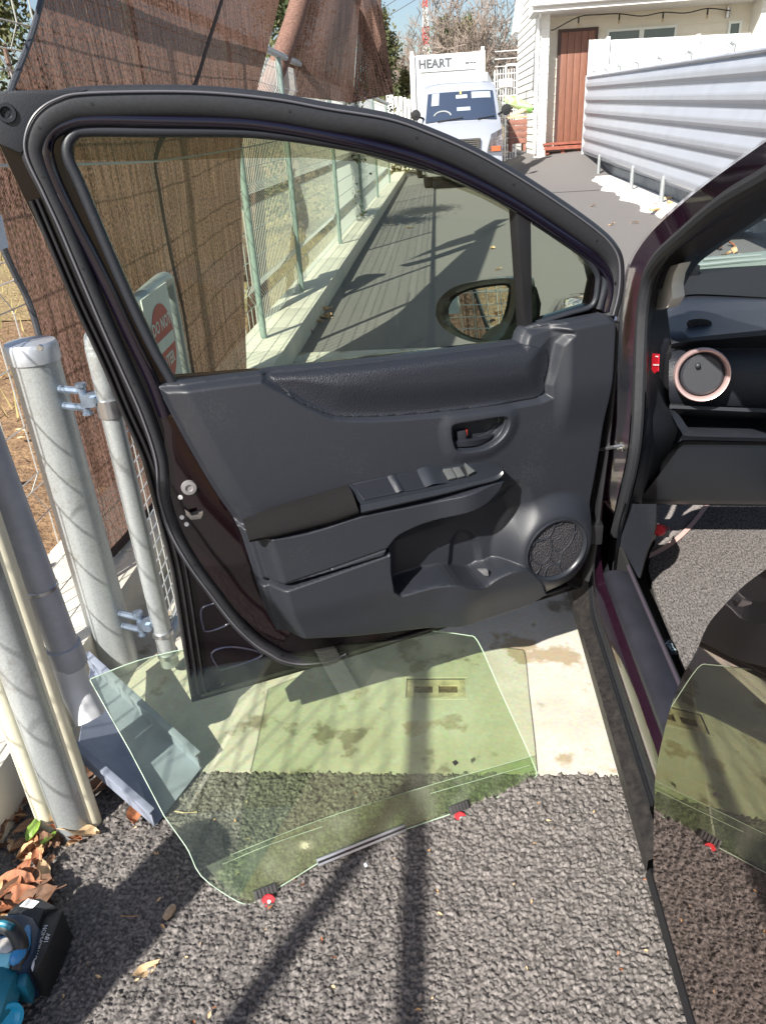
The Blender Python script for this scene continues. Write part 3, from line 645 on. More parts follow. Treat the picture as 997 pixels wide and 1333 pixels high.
# roof verge on the gable
v0=hp(676,42,YH-.3); v1=hp(690,-60,YH-.3)
MB().prism([v0,v0+np.array([-.12,0,.03]),v1+np.array([-.12,0,0]),v1],(0,1.2,0)).build('roof_edge',white,house)
# door
dl,dr_=hp(727,40)[0],hp(780,38)[0]; dl=hp(723,110)[0]; dr_=dl+(hp(780,37)[0]-hp(728,39)[0]); dt=hp(752,37)[2]; db=hp(735,189)[2]
drm=mat('brown_wood_door',(.26,.115,.075),.5,col2=(.17,.075,.05),vs=6,stretch=(14,1,.6))
dfm=mat('dark_brown_frame',(.07,.035,.03),.5)
dobj=MB().box(((dl+dr_)/2,YH-.06,(dt+db)/2),(dr_-dl,.06,dt-db)).build('door',dfm,house)
nb=5
for k in range(nb):
    w_=(dr_-dl-.16)/nb; MB().box((dl+.08+w_*(k+.5),YH-.10,(dt+db)/2-.03),(w_-.012,.03,dt-db-.1)).build('door_board',drm,dobj,bevel=.003)
MB().tube([(dr_-.2,YH-.17,db+1.1),(dr_-.2,YH-.17,db+1.6)],.02,8).build('handle',steel,dobj)
# step
st0=hp(707,188,YH-.7); st1=hp(757,186,YH-.7); stm=mat('red_brown_deck',(.28,.085,.055),.7,var=.2,vs=8)
step=empty('wooden_step',(st0[0],YH-.7,ZH),'red brown wooden step in front of the house door','step')
for k in range(4): MB().box(((st0[0]+st1[0])/2+.1,YH-.78+k*.17,st0[2]-.0),(st1[0]-st0[0]+.2,.15,.05)).build('plank',stm,step)
for x in(st0[0]+.1,(st0[0]+st1[0])/2,st1[0]-.1): MB().box((x,YH-.75,(ZH+st0[2])/2-.03),(.1,.12,max(.05,st0[2]-ZH-.03))).build('leg',stm,step)
MB().box(((st0[0]+st1[0])/2+.1,YH-.88,st0[2]-.10),(st1[0]-st0[0]+.2,.03,.09)).build('riser',stm,step)
# windows
def win(u0,v0_,u1,v1_,lab=None,pan=2):
    a=hp(u0,v0_);b=hp(u1,v1_); wfm=MB(); x0,x1,z0,z1=a[0],b[0],b[2],a[2]
    fr=MB().prism([(x0,YH-.09,z0),(x1,YH-.09,z0),(x1,YH-.09,z1),(x0,YH-.09,z1)],(0,.08,0),holes=[[(x0+.06+(x1-x0)/pan*k,YH-.09,z0+.06),(x0-.06+(x1-x0)/pan*(k+1),YH-.09,z0+.06),(x0-.06+(x1-x0)/pan*(k+1),YH-.09,z1-.06),(x0+.06+(x1-x0)/pan*k,YH-.09,z1-.06)] for k in range(pan)]).build('window',mat('window_white',(.72,.76,.72),.4),house)
    for k in range(pan): MB().box((x0+(x1-x0)/pan*(k+.5),YH-.045,(z0+z1)/2),((x1-x0)/pan-.1,.01,z1-z0-.1)).build('pane',mat('dark_pane',(.10,.13,.13),.05,ior=1.6),fr)
win(789,39,876,75); win(947,28,960,60,pan=1)
# wall lamp, cable lights
lc=hp(947,16,YH-.1); o=MB().tube([lc-Z3*.12,lc+Z3*.12],.06,14).build('wall_lamp',steel,None,smooth=True); tag(o,'small steel cylinder lamp on the house wall under the porch roof','lamp')
cb=[hp(717,39,YH-.4),hp(722,38,YH-.4),hp(753,22,YH-.4),hp(780,19,YH-.4),hp(806,18,YH-.4),hp(835,21,YH-.4),hp(863,16,YH-.4),hp(892,17,YH-.4),hp(921,11,YH-.4),hp(950,14,YH-.4)]
lights=empty('string_lights',cb[0],'string of small bulbs on a dark cable under the porch roof','string lights')
bk=mat('cable_black',(.02,.02,.02),.6)
MB().tube(cr(cb,4),.014,5).build('cable',bk,lights)
for k in(2,4,6,8): MB().tube([cb[k],cb[k]-Z3*.14],.022,6).build('socket',bk,lights); MB().lathe(cb[k]-Z3*.20,(0,0,1),[(0,-.03),(.03,0),(.03,.03),(.02,.06)],10).build('bulb',mat('bulb_glass',(.5,.4,.25),.1),lights)
# white slatted side building on the far right
sb=hp(982,60,23.4); wsb=empty('white_annex',sb,'white narrow slatted building corner above the corrugated fence','building')
z=.4; sx_=sb[0]
while z<sb[2]+4:
    MB().prism([(sx_,23.3,z),(sx_,23.27,z),(sx_,23.295,z+.115),(sx_,23.3,z+.115)],(3,0,0)).build('slat',sidew,wsb); z+=.115
MB().box((sx_+1.5,24.3,2.8),(3,1.99,4.8)).build('wall',sidew,wsb)
# ------------------------------------------------------------------ planter with bags
yp=21.6; pa=uy(661,196,yp); pb=uy(684,196,yp); pt_=uy(661,152,yp)[2]; wx=pb[0]-pa[0]; zz0=pa[2]; hP=pt_-zz0
zg=zz0-.02
plr=empty('planter_box',(pa[0]+wx/2,yp,zg),'brown wooden planter crate on legs at the corner of the house','planter')
pm=mat('planter_wood',(.27,.12,.085),.7,var=.2,vs=5)
for k in range(4): MB().box((pa[0]+wx/2,yp,zg+hP*(.28+.18*k)+.02),(wx,.45,hP*.165)).build('plank',pm,plr,bevel=.01)
for sx_2 in(-1,1):
    for sy_ in(-1,1): MB().box((pa[0]+wx/2+sx_2*wx*.38,yp+sy_*.17,zg+hP*.12),(.07,.07,hP*.26)).build('leg',pm,plr)
ztp=zg+hP*.94
o=MB().box((pa[0]+wx*.45,yp,ztp+.04),(wx*1.15,.4,.05),0).build('cardboard_sheet',mat('cardboard',(.55,.38,.24),.8),None,bevel=.01); tag(o,'flat brown cardboard lying across the planter crate','cardboard')
o=MB().box((pa[0]+wx*.5,yp,ztp+.15),(wx*.95,.3,.1),0,[np.array([.93,0,.36]),np.array([0,1.,0]),np.array([-.36,0,.93])]).build('cream_bag',mat('cream_sack',(.62,.48,.33),.8),None,bevel=.03); tag(o,'tan sack leaning on top of the planter crate','sack')
gbm=MB(); 
c0=np.array([pa[0]+wx*.55,yp-.02,ztp+.33]); rows=[]
for j in range(9):
    th=math.pi*j/8; rows.append([c0+np.array([-.36*math.cos(th)*1.0+.02*math.sin(7*k),.16*math.sin(th)**.5*math.sin(k*math.pi/6),.13*math.sin(th)**.5*math.cos(k*math.pi/6)-.14*-math.cos(th)+.015*math.sin(5*k+j)]) for k in range(12)])
gbm.loft(rows,True); tag(gbm.build('green_bag',mat('lime_plastic_bag',(.28,.62,.12),.35,col2=(.62,.75,.5),vs=9),None,smooth=True),'bright green and white soil bag on top of the planter pile','bag')
# lattice gate behind
yl=27.; ga_=uy(644,85,yl); gb_=uy(673,83,yl); gh=uy(644,86,yl)[2]; lgate=empty('lattice_gate',(ga_[0],yl,0),'white wire lattice gate in front of the bare trees','gate')
wl_=MB()
for k in range(3): x=ga_[0]+(gb_[0]-ga_[0])*k/2; MB().tube([(x,yl,0),(x,yl,gh-(.15 if k==0 else 0))],.03,8).build('post',white,lgate)
MB().tube([(ga_[0]+(gb_[0]-ga_[0])/2,yl,gh),(gb_[0],yl,gh)],.035,8).build('top_bar',white,lgate)
for k in range(9): x=ga_[0]+(gb_[0]-ga_[0])*k/8; wl_.tube([(x,yl,0),(x,yl,gh-.1)],.012,4)
for k in range(16): wl_.tube([(ga_[0],yl,.2+k*.2),(gb_[0],yl,.2+k*.2)],.012,4)
wl_.build('wire_mesh',white,lgate)
sp=uy(658,108,yl-.06); MB().box(sp,(.42,.02,.22)).build('notice_plate',white,lgate)
# ------------------------------------------------------------------ van
yv=19.0
vm=mat('silver_van_paint',(.46,.49,.55),.28,.3,coat=.6); vg=mat('windscreen_dark',(.035,.05,.085),.06,ior=1.5,coat=1.)
vx0,vx1=uy(549,185,yv)[0],uy(652,185,yv)[0]; vc=(vx0+vx1)/2; hw_=(vx1-vx0)/2
zwb=uy(600,158,yv+.1)[2]; zwt=uy(600,118,yv+.55)[2]; zrf=uy(600,106,yv+.9)[2]; zn=uy(600,180,yv-.42)[2]
van=empty('parked_van',(vc,yv+1.5,0),'silver light van parked facing the camera with dark windscreen','van')
prof=[(yv-.45,.32),(yv-.5,.6),(yv-.45,zn),(yv-.05,zwb-.06),(yv+.1,zwb),(yv+.55,zwt),(yv+.75,zrf-.04),(yv+1.0,zrf),(yv+3.4,zrf),(yv+3.55,zrf-.2),(yv+3.6,.5),(yv+3.5,.3)]
def vw(z): return hw_*(1 if z<zwb else 1-.12*(z-zwb)/(zrf-zwb))
rows=[]
for t_ in (-1,-.93,-.55,0,.55,.93,1):
    rows.append([np.array([vc+t_*vw(z)*(1),y+ (.10*abs(t_)**3 if y<yv+1.5 else 0),z-(.05*abs(t_)**6 if z>zn-.1 else 0)]) for y,z in prof])
m=MB().loft(rows,True); m.add(rows[0],[tuple(range(len(prof)))]); m.add(rows[-1],[tuple(range(len(prof)))[::-1]])
m.build('body',vm,van,smooth=True,ang=28)
# windscreen
def vf(x,f,o=.012): # point on screen
    y=yv+.1+(.45)*f; z=zwb+(zwt-zwb)*f; return np.array([vc+x*vw(z),y+.10*abs(x)**3-o,z+o*.4-.03*abs(x)**6])
rows=[[vf(x,f) for x in np.linspace(-.90,.90,11)] for f in np.linspace(.03,.97,6)]
wsn=MB().loft(rows).loft([[p+np.array([0,.01,0]) for p in r] for r in rows]).build('windscreen',vg,van,smooth=True)
lt=mat('light_interior_grey',(.30,.34,.40),.6)
def onws(x0,x1,f0,f1,name,mm): MB().loft([[vf(x,f,.02) for x in np.linspace(x0,x1,4)] for f in(f0,f1)]).build(name,mm,wsn)
onws(.30,.82,.72,.93,'sun_visor',lt); onws(-.12,.18,.74,.85,'inner_mirror',mat('inner_mirror_face',(.5,.55,.58),.3))
onws(-.78,-.58,.55,.95,'parcel',lt); onws(-.02,.03,.88,.97,'inspection_sticker',mat('sticker_yellow',(.6,.45,.1),.5)); onws(-.1,.25,.33,.45,'seat_back',lt)
for x in(-.5,.72): 
    m=MB(); m.loft([[vf(t,f,.022) for t in np.linspace(x-.35,x+.35,10)] for f in(.16,.40)]) if 0 else None
sw=[vf(-.47+.22*math.cos(a),.18+.17*math.sin(a),.02) for a in np.linspace(.1,3.0,12)]; MB().tube(sw,.018,6).build('steering_wheel',mat('wheel_grey',(.3,.32,.33),.5),wsn)
for a,b in((( -.6,.02),(.05,.10)),((.42,.03),(.85,.11))): MB().tube([vf(a[0],a[1],.03),vf(b[0],b[1],.03)],.014,5).build('wiper',blk,van)
# grille, headlights, bumper, plate, mirrors
yg=yv-.50
gr0,gr1=vc-hw_*.45,vc+hw_*.45; zg1=uy(600,181,yg)[2]; zg0=uy(600,194,yg)[2]
grl=MB().box(((gr0+gr1)/2,yg-.0,(zg0+zg1)/2),(gr1-gr0,.06,zg1-zg0)).build('grille',blk,van)
for k in range(5): MB().box(((gr0+gr1)/2,yg-.035,zg0+(zg1-zg0)*(k+.5)/5),(gr1-gr0-.02,.02,(zg1-zg0)/11)).build('chrome_bar',mat('chrome',(.75,.77,.8),.12,1.),grl)
hlm=mat('headlight_lens',(.22,.22,.24),.12,.5,coat=1.,col2=(.10,.07,.06),vs=12); om=mat('orange_lens',(.55,.12,.05),.2)
for s in(-1,1):
    x=vc+s*hw_*.80; z0,z1=zg0-.1,zg1+.06
    hl=MB().prism([(x-s*.17,yg+.02,z0),(x+s*.17,yg+.06,z0),(x+s*.16,yg+.12,z1+.1),(x-s*.08,yg+.04,z1)],(0,-.06,0)).build('headlight',hlm,van,bevel=.01)
    MB().box((x+s*.03,yg-.02,z0+.07),(.2,.03,.1)).build('indicator',om,hl)
    mx=vc+s*(hw_+.12); mz=uy(541 if s<0 else 650,150 if s<0 else 143,yv)[2]
    MB().lathe((mx,yv+.15,mz),(0,-1,0),[(0,-.06),(.09,-.05),(.115,0),(.10,.05),(0,.06)],12).build('mirror',blk,van,smooth=True)
    MB().tube([(mx-s*.1,yv+.17,mz-.05),(vc+s*(hw_-.05),yv+.25,mz-.08)],.025,6).build('mirror_arm',blk,van)
    for yy in(yv+.25,yv+2.9):
        w_=MB().lathe((vc+s*(hw_-.12),yy,.31),(1,0,0),[(.18,-.1),(.29,-.1),(.31,-.06),(.31,.06),(.29,.1),(.18,.1)],24).build('wheel',blk,van,smooth=True)
        MB().lathe((vc+s*(hw_-.02),yy,.31),(s,0,0),[(0,-.02),(.18,-.02),(.19,.01)],16).build('rim',steel,w_)
MB().box((vc,yg-.02,.42),(hw_*1.85,.16,.30)).build('bumper',vm,van,bevel=.04); MB().box((vc,yg-.11,.42),(.36,.015,.18)).build('number_plate',mat('plate_yellow',(.6,.5,.1),.5),van)
# ------------------------------------------------------------------ truck
yt=24.5; twh=mat('truck_white',(.66,.67,.68),.4)
tl,tr_=uy(537,100,yt)[0],uy(628,100,yt)[0]; tz=uy(585,69,yt)[2]
trk=empty('box_truck',((tl+tr_)/2,yt+3,0),'white box truck with lettered header parked behind the silver van','truck')
MB().box(((tl+tr_)/2,yt+3.5,(tz+.9)/2),(tr_-tl,6.8,tz-.9)).build('cargo_box',twh,trk,bevel=.02)
for x in(tl,tr_): MB().box((x,yt+.08,(tz+.9)/2),(.14,.14,tz-.86)).build('corner_post',twh,trk,bevel=.02)
for s,x in((-1,tl),(1,tr_)): MB().box((x,yt+.06,tz+.05),(.09,.09,.1)).build('lashing_lug',twh,trk)
ha=uy(546,76,yt);hb=uy(619,89,yt)
pnl=MB().box(((ha[0]+hb[0])/2,yt+.07,(ha[2]+hb[2])/2),(hb[0]-ha[0],.03,ha[2]-hb[2])).build('header_panel',mat('header_white',(.68,.69,.70),.5),trk)
dg=mat('dark_grey_lettering',(.07,.08,.09),.6)
te=uy(566,83,yt); text_obj('lettering','HEART',.30,dg,pnl,(te[0],yt+.05,te[2]),(1.0,0,0),(0,0,1),.003,bold=.012)
te=uy(612,81,yt); text_obj('lettering','service',.10,dg,pnl,(te[0],yt+.05,te[2]),(1,0,0),(0,0,1),.003,bold=.004)
cl,cr_=uy(549,120,yt-1.9)[0],uy(643,120,yt-1.9)[0]; cz=uy(600,92,yt-1.9)[2]
rows=[]
for y,zt_c,w_ in((yt-2.2,cz-.75,.86),(yt-2.1,cz-.25,.92),(yt-1.7,cz-.03,.96),(yt-1.1,cz+.0,1.),(yt-.1,cz,1.)):
    c=(cl+cr_)/2; h2=(cr_-cl)/2*w_; rows.append([np.array([c-h2,y,.6]),np.array([c-h2,y,zt_c-.25]),np.array([c-h2*.86,y,zt_c-.03]),np.array([c,y,zt_c]),np.array([c+h2*.86,y,zt_c-.03]),np.array([c+h2,y,zt_c-.25]),np.array([c+h2,y,.6])])
m=MB().loft(rows); m.add(rows[0],[tuple(range(7))]); m.build('cab',twh,trk,smooth=True,ang=30)
MB().box((cr_-.01,yt-1.3,cz-.62),(.03,.9,.55)).build('side_window',mat('dark_pane2',(.06,.07,.09),.1),trk)
for s,x in((-1,tl+.2),(1,tr_-.2)):
    for yy in(yt-1.3,yt+4.5): MB().lathe((x,yy,.40),(1,0,0),[(0,-.13),(.38,-.13),(.40,-.06),(.40,.06),(.38,.13),(0,.13)],20).build('wheel',blk,trk,smooth=True)
# white ribbed hoarding far left
yq=28.; hoard=empty('white_hoarding',uy(517,150,yq),'white ribbed site hoarding left of the truck','hoarding')
for k,(a,b,tv) in enumerate(((462,480,139),(480,502,139),(502,512,124),(512,518,126),(518,524,126),(524,529,127),(529,534,129),(534,540,131))):
    p=uy(a,tv,yq+.06*(k%2));q=uy(b,tv,yq+.06*(k%2)); MB().box(((p[0]+q[0])/2,p[1],p[2]/2),(q[0]-p[0]-.03,.04,p[2])).build('panel',wm,hoard)
# ------------------------------------------------------------------ trees, pylon, wires
barkp=mat('pinkish_bark',(.24,.195,.165),.9,var=.2,vs=3); barkd=mat('grey_brown_bark',(.16,.11,.09),.9,var=.2,vs=3)
def branch(mb,p,d,L,r,lev,rg,minr=.012):
    n=3; pts=[p];rs=[r]
    for k in range(n):
        d=d+rg.normal(0,.10,3); d[2]+=.04; d/=np.linalg.norm(d); p=p+d*L/n; pts.append(p); rs.append(max(minr,r*(1-.35*(k+1)/n)))
    mb.tube(pts,rs,5 if lev>2 else 3,caps=False)
    if lev==0: return
    for k in range(3 if lev>1 else 4):
        i=rg.integers(1,n+1); nd_=d*.75+rg.normal(0,.48,3); nd_[2]+=.25; nd_/=np.linalg.norm(nd_); branch(mb,pts[i],nd_,L*.68,max(minr,rs[i]*.62),lev-1,rg,minr)
def bare(u,y,topv,label,seed,lev=4,mtl=barkp,minr=.014,r0=.13,group=None):
    rg=np.random.default_rng(seed); b=uy(u,150,y); x=b[0]; hh_=uy(u,topv,y)[2]
    t=empty('bare_tree',(x,y,0),label,'tree',group); m=MB(); m.tube([(x,y,-.1),(x+.05,y,hh_*.22)],[r0*1.3,r0],8); m.build('trunk',mtl,t)
    m=MB()
    for k in range(3 if lev>3 else 3): d=rg.normal(0,.33,3); d[2]=1; d/=np.linalg.norm(d); branch(m,np.array([x+.05,y,hh_*.2]),d,hh_*.33,r0*.8,lev,rg,minr)
    m.build('crown',mtl,t)
bare(585,34,-60,'tall bare tree with upswept branches above the truck',3,5,minr=.010,r0=.10)
bare(628,32,-40,'bare tree with a straight slim trunk right of the truck',9,5,minr=.010,r0=.09)
bare(660,35,10,'bare reddish tree close to the house gable',12,5,minr=.012)
for k,(u,y,tv) in enumerate(((508,52,48),(528,50,45),(545,55,52),(640,48,30),(675,50,35),(600,56,40),(568,58,50))):
    bare(u,y,tv,('hazy bare tree on the skyline, %s'%('left of the truck at the net edge','just left of the truck box','directly above the truck box left half','right of the evergreens','almost hidden behind the house edge','behind the evergreen clump','under the pylon')[k]),20+k,5,barkp,.016,.12,None)
leafd=mat('evergreen_leaf',(.045,.07,.025),.7,col2=(.11,.10,.035),vs=.9); leafo=mat('olive_leaf',(.16,.15,.05),.7,col2=(.06,.08,.03),vs=1.2)
def clump_tree(c,h,w,n,ls,mtl,label,seed,name='evergreen_tree',z0=.1):
    rg=np.random.default_rng(seed); t=empty(name,(c[0],c[1],0),label,'tree'); MB().tube([(c[0],c[1],-.1),(c[0],c[1],h*.8)],[.1,.04],7).build('trunk',barkd,t)
    m=MB(); cl_=[]
    for k in range(26):
        f=rg.random(); z=h*(z0+(1-z0)*f); rr=w*(1-.75*f)*math.sqrt(rg.random()); a=rg.random()*6.28; cl_.append((c[0]+rr*math.cos(a),c[1]+rr*math.sin(a),z,w*(.22+.2*rg.random())))
    for i in range(n):
        q=cl_[rg.integers(len(cl_))]; p=np.array(q[:3])+rg.normal(0,1,3)*q[3]*.55; u_=rg.normal(0,1,3);u_/=np.linalg.norm(u_); w2=np.cross(u_,rg.normal(0,1,3)); w2/=np.linalg.norm(w2); s=ls*(.6+.8*rg.random())
        m.add([p-u_*s,p+w2*s*.5,p+u_*s,p-w2*s*.5],[(0,1,2,3)])
    m.build('crown',mtl,t)
def topz(u,v,y): return uy(u,v,y)[2]
clump_tree(uy(585,100,40),topz(585,24,40),1.3,5200,.09,leafd,'dark evergreen left of the skyline clump above the truck',1)
clump_tree(uy(612,100,41),topz(612,26,41),1.1,4200,.09,leafo,'olive evergreen right of the skyline clump above the truck',2)
clump_tree(uy(526,140,34),topz(526,95,34),.8,2600,.07,leafo,'low green bushy tree between net and truck',5)
clump_tree(uy(372,60,11),topz(372,-30,11),1.0,9000,.035,leafd,'dark leafy tree seen between the two brown nets',4)
clump_tree(uy(491,50,32),topz(500,22,32),1.15,5200,.075,leafd,'dark leafy twigs peeking past the folded net',6)
clump_tree(uy(478,140,24),topz(478,128,24),1.3,3000,.06,leafd,'dark hedge bush under the folded net',7,name='bush')
clump_tree(uy(-6,10,15.),topz(-12,-10,15.),1.2,4200,.06,leafd,'dark shrub at the top left corner behind the net',8,name='shrub')
for k,(u,y) in enumerate(((380,22),(440,24),(470,28),(410,30))): clump_tree(uy(u,190,y),1.5,1.3,2400,.05,mat('red_brown_twig',(.16,.07,.05),.9,col2=(.22,.16,.08),vs=2),'reddish winter shrub behind the mesh fence, %s'%('nearest','between the second and third posts','farthest along','in the middle of the plot')[k],40+k,name='winter_shrub')
yy=170.; pc=uy(557,150,yy); pz=uy(557,-40,yy)[2]
pyl=empty('lattice_tower',(pc[0],yy,0),'red and white lattice tower far beyond the trees','tower'); rr_=mat('tower_red',(.62,.12,.10),.6); 
nb=9
for k in range(nb):
    z0=pz*k/nb;z1=pz*(k+1)/nb; w0=1.9*(1-.72*k/nb);w1=1.9*(1-.72*(k+1)/nb); m=MB()
    for sx_,sy_ in((-1,-1),(1,-1),(1,1),(-1,1)):
        m.tube([(pc[0]+sx_*w0*.5,yy+sy_*w0*.5,z0),(pc[0]+sx_*w1*.5,yy+sy_*w1*.5,z1)],.11,4)
        for q in range(3):
            a0=z0+(z1-z0)*q/3;a1=z0+(z1-z0)*(q+1)/3; m.tube([(pc[0]+sx_*w0*.48,yy+sy_*w0*.5,a0),(pc[0]-sx_*w1*.5*sy_*sy_,yy+sy_*w1*.5,a1)],.07,4); m.tube([(pc[0]-w0*.5,yy+sy_*w0*.5,a1),(pc[0]+w0*.5,yy+sy_*w0*.5,a1)],.07,4)
    m.build('lattice_section',rr_ if k%2 else white,pyl)
for a,b in(((490,30),(560,-12)),((480,22),(540,-16))):
    p=uy(*a,60.);q=uy(*b,58.); d=q-p; tag(MB().tube([p-d*4,p,q,q+d*3],.022,4).build('power_line',mat('wire_dark',(.12,.13,.15),.6)),'%s thin power line crossing the sky left of the tower'%('lower' if a[0]==490 else 'upper'),'power line')
# ================================================================== CAR
car=empty('dark_purple_car',(.9,1.2,0),'dark purple hatchback with its front passenger door wide open','car')
def strip(name,rows,n,mtl,parent=car,smooth=True,ang=40,k=5):
    """rows: list of (px curve, fn(u,v)->world)"""
    R_=[]
    for c,fn in rows:
        pts=[fn(*p) for p in c]; R_.append(resamp(cr(pts,k) if len(pts)>2 else pts,n))
    return MB().loft(R_).build(name,mtl,parent,smooth=smooth,ang=ang)
X=lambda x:(lambda u,v:ux(u,v,x))
Yp=lambda y:(lambda u,v:uy(u,v,y))
Zp=lambda z:(lambda u,v:uz(u,v,z))
# ---- pillar bands (same number of stations; top-right -> bottom)
c_out=[(1060,140),(997,184),(929,232),(885,267),(845,305),(822,340),(810,380),(803,430),(796,500),(790,560),(787,600),(778,657),(768,690),(760,735),(752,765)]
c_pin=[(1060,182),(997,222),(937,258.7),(888.6,300.6),(855,334),(840,361),(832,398),(826,430),(822,500),(819,560),(814,600),(801,657),(795,690),(790,725),(795,752)]
c_sin=[(1060,198),(997,237),(947,265),(897,304),(863.5,332),(848,358),(842,389),(842,430),(841,500),(839,550),(833,600),(820,657),(806,700),(800,730),(798,752)]
c_in1=[(1060,220),(997,257),(937,289),(900,312),(880,327),(866,345),(856,375),(852,403),(846,430),(846,500),(848,560),(838,615),(829,653)]
c_in2=[(1060,232),(997,267),(947,297),(900,329),(886,346),(876,364),(872,378)]
strip('body_pillar',[([(u-3,v-2) for u,v in c_out],X(.400)),(c_out,X(.384)),([(a[0]*.5+b[0]*.5,a[1]*.5+b[1]*.5) for a,b in zip(c_out,c_pin)],X(.394)),(c_pin,X(.402)),([(u+4,v+2) for u,v in c_pin],X(.43))],60,paint)
sm=[ux((a[0]+b[0])/2,(a[1]+b[1])/2,.404) for a,b in zip(c_pin[:13],c_sin[:13])]
MB().tube(cr(sm,6),[.0125*(1-.0*i) for i in range(len(cr(sm,6)))],10).build('door_seal',seal,car,smooth=True)
strip('pillar_trim',[(c_sin[:13],X(.418)),([((a[0]+b[0])/2,(a[1]+b[1])/2) for a,b in zip(resamp(c_sin[:12],13),c_in1)],X(.432)),(c_in1,X(.452)),([(u+6,v+4) for u,v in c_in1],X(.50))],60,plastic)
strip('pillar_inner_seal',[(c_in1[:7],X(.452)),(c_in2,X(.475)),([(u+14,v+9) for u,v in c_in2],X(.56))],40,seal)
ivory=mat('ivory_pillar_trim',(.78,.76,.70),.55)
wp2=[(868,347),(883,343),(876,358),(873.5,372),(875,389),(868,401),(852,403),(856,382),(861,363)]
MB().prism([ux(u,v,.460) for u,v in wp2],(.03,0.02,0)).build('pillar_cover',ivory,car,bevel=.003)
# kick panel + scuff plate
def sec(u0,z): # x of pixel column at row 887
    return uz(u0,887,z)[0]
prof=[(770.4,.19),(776,.222),(793.5,.238),(795,.246),(797,.243),(798.5,.250),(800,.247),(801.5,.255),(803,.257),(808,.285),(816.6,.325),(822,.338),(828,.345),(834.5,.352)]
psec=[(sec(u,z),z) for u,z in prof]
yA,yB=1.70,.93; yB2=.84
def sill(ps,name,m,ya=yA,yb=yB,curl=0.):
    ys_=np.linspace(ya,yb,24); rows=[]
    for x,z in ps:
        rows.append([np.array([x+ (0.035*max(0,(y-1.45)/.25)**2 if y>1.45 and x>.33 else 0),y,z+(.12*max(0,(y-1.45)/.25)**2 if x>.33 and y>1.45 else 0)]) for y in ys_])
    return MB().loft(rows).build(name,m,car,smooth=True,ang=25)
dusty=mat('dusty_black_sill',(.011,.010,.011),.5,col2=(.035,.031,.028),vs=70,detail=9.,bump=.1)
sill(psec[:3],'sill_plate',dusty,yA,yB2)
MB().loft([[np.array([x,y,z]) for y in(yB2,-.8)] for x,z in((psec[0][0]-.001,psec[0][1]-.002),(psec[0][0]+.004,.205),(psec[0][0]+.03,.20))]).build('sill_lip',blk,car)
MB().prism([(psec[0][0]+.004,yA,psec[0][1]-.004),(psec[0][0]+.10,yA,.06),(psec[0][0]+.10,-.8,.06),(psec[0][0]+.004,-.8,psec[0][1]-.004)],(.002,0,-.002)).build('underbody_lip',blk,car)
sill(psec[2:10],'ribbed_seal',seal); sill(psec[9:],'sill_top',mat('sill_purple_paint',(.022,.007,.016),.15,.3,coat=1.))
sc_=[(sec(834.5,.352),.352),(sec(838,.372),.372),(sec(846,.381),.381),(sec(862,.384),.384),(sec(876,.379),.379),(sec(880,.372),.372)]
xr_=sc_[-1][0]
ysn=np.linspace(1.47,.86,20); 
rows=[[np.array([x+.0*(y),y,z]) for y in ysn] for x,z in sc_]
scuff=mat('scuff_plate_plastic',(.024,.024,.032),.4,var=.15,vs=12,bump=.3,bs=1300,bd=.0003)
MB().loft(rows).build('scuff_plate',scuff,car,smooth=True,ang=60)
MB().tube([(xr_+.002,1.5,.374),(xr_+.002,.86,.374)],.004,8).build('scuff_edge',mat('mauve_edge',(.06,.05,.065),.4),car,smooth=True)
# kick panel lofts following pixels
kl=[(813,655),(806,680),(802,705),(799,730),(797,752)]; km=[(826,656),(820,680),(817,705),(815,730),(815,753)]; kr=[(854,656),(853,680),(848,700),(840,720),(832,752)]
strip('kick_panel',[(kl,X(.40)),([(u+5,v) for u,v in kl],X(.418)),(km,X(.43)),(kr,X(.455)),([(u+2,v+2) for u,v in kr],X(.52))],20,plastic)
# floor and footwell
carpet=mat('grey_ribbed_carpet',(.26,.235,.225),.95,col2=(.030,.028,.027),vs=190,stretch=(1.6,.55,1),bump=.9,bs=300,bd=.003)
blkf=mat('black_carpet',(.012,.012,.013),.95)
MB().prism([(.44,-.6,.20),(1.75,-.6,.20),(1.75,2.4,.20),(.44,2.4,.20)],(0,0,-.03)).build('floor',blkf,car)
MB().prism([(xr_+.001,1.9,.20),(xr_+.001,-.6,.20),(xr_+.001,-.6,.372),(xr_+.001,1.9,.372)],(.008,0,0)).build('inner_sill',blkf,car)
matpx=[(925,650),(1010,650),(1060,900),(905,900),(890,876),(868,820),(852,780),(843,745),(848,722),(872,705),(900,680)]
MB().prism([uz(u,v,.215) for u,v in matpx],(0,0,.012)).build('floor_mat',carpet,car)
MB().prism([uz(u,v,.205) for u,v in((845,724),(852,712),(856,640),(930,640),(905,682),(872,708))],(0,0,.012)).build('footwell_carpet',mat('light_grey_carpet',(.34,.31,.30),.95,col2=(.17,.15,.14),vs=200),car)
strip('mat_edge_sunlight',[([(844,727),(872,712),(900,687),(925,655)],Zp(.232)),([(846,720),(870,706),(896,683),(918,655)],Zp(.234))],20,mat('pale_pink_sunlight',(.62,.42,.38),.7))  # sunlight on the carpet edge, put in as a pale pink strip
tg=uz(872,842,.26); tgn=MB().box(tg,(.012,.05,.003)).build('mat_tag',mat('tag_black',(.02,.025,.03),.6),car)
text_obj('lettering','Vitz',.022,mat('tag_pale',(.35,.45,.5),.6),tgn,tg+Z3*.002,(.35,-.94,0),(.94,.35,0),.0005)
MB().prism([(.44,2.32,.2),(1.75,2.32,.2),(1.75,2.32,.855),(.44,2.32,.855)],(0,.03,0)).build('bulkhead',blkf,car)
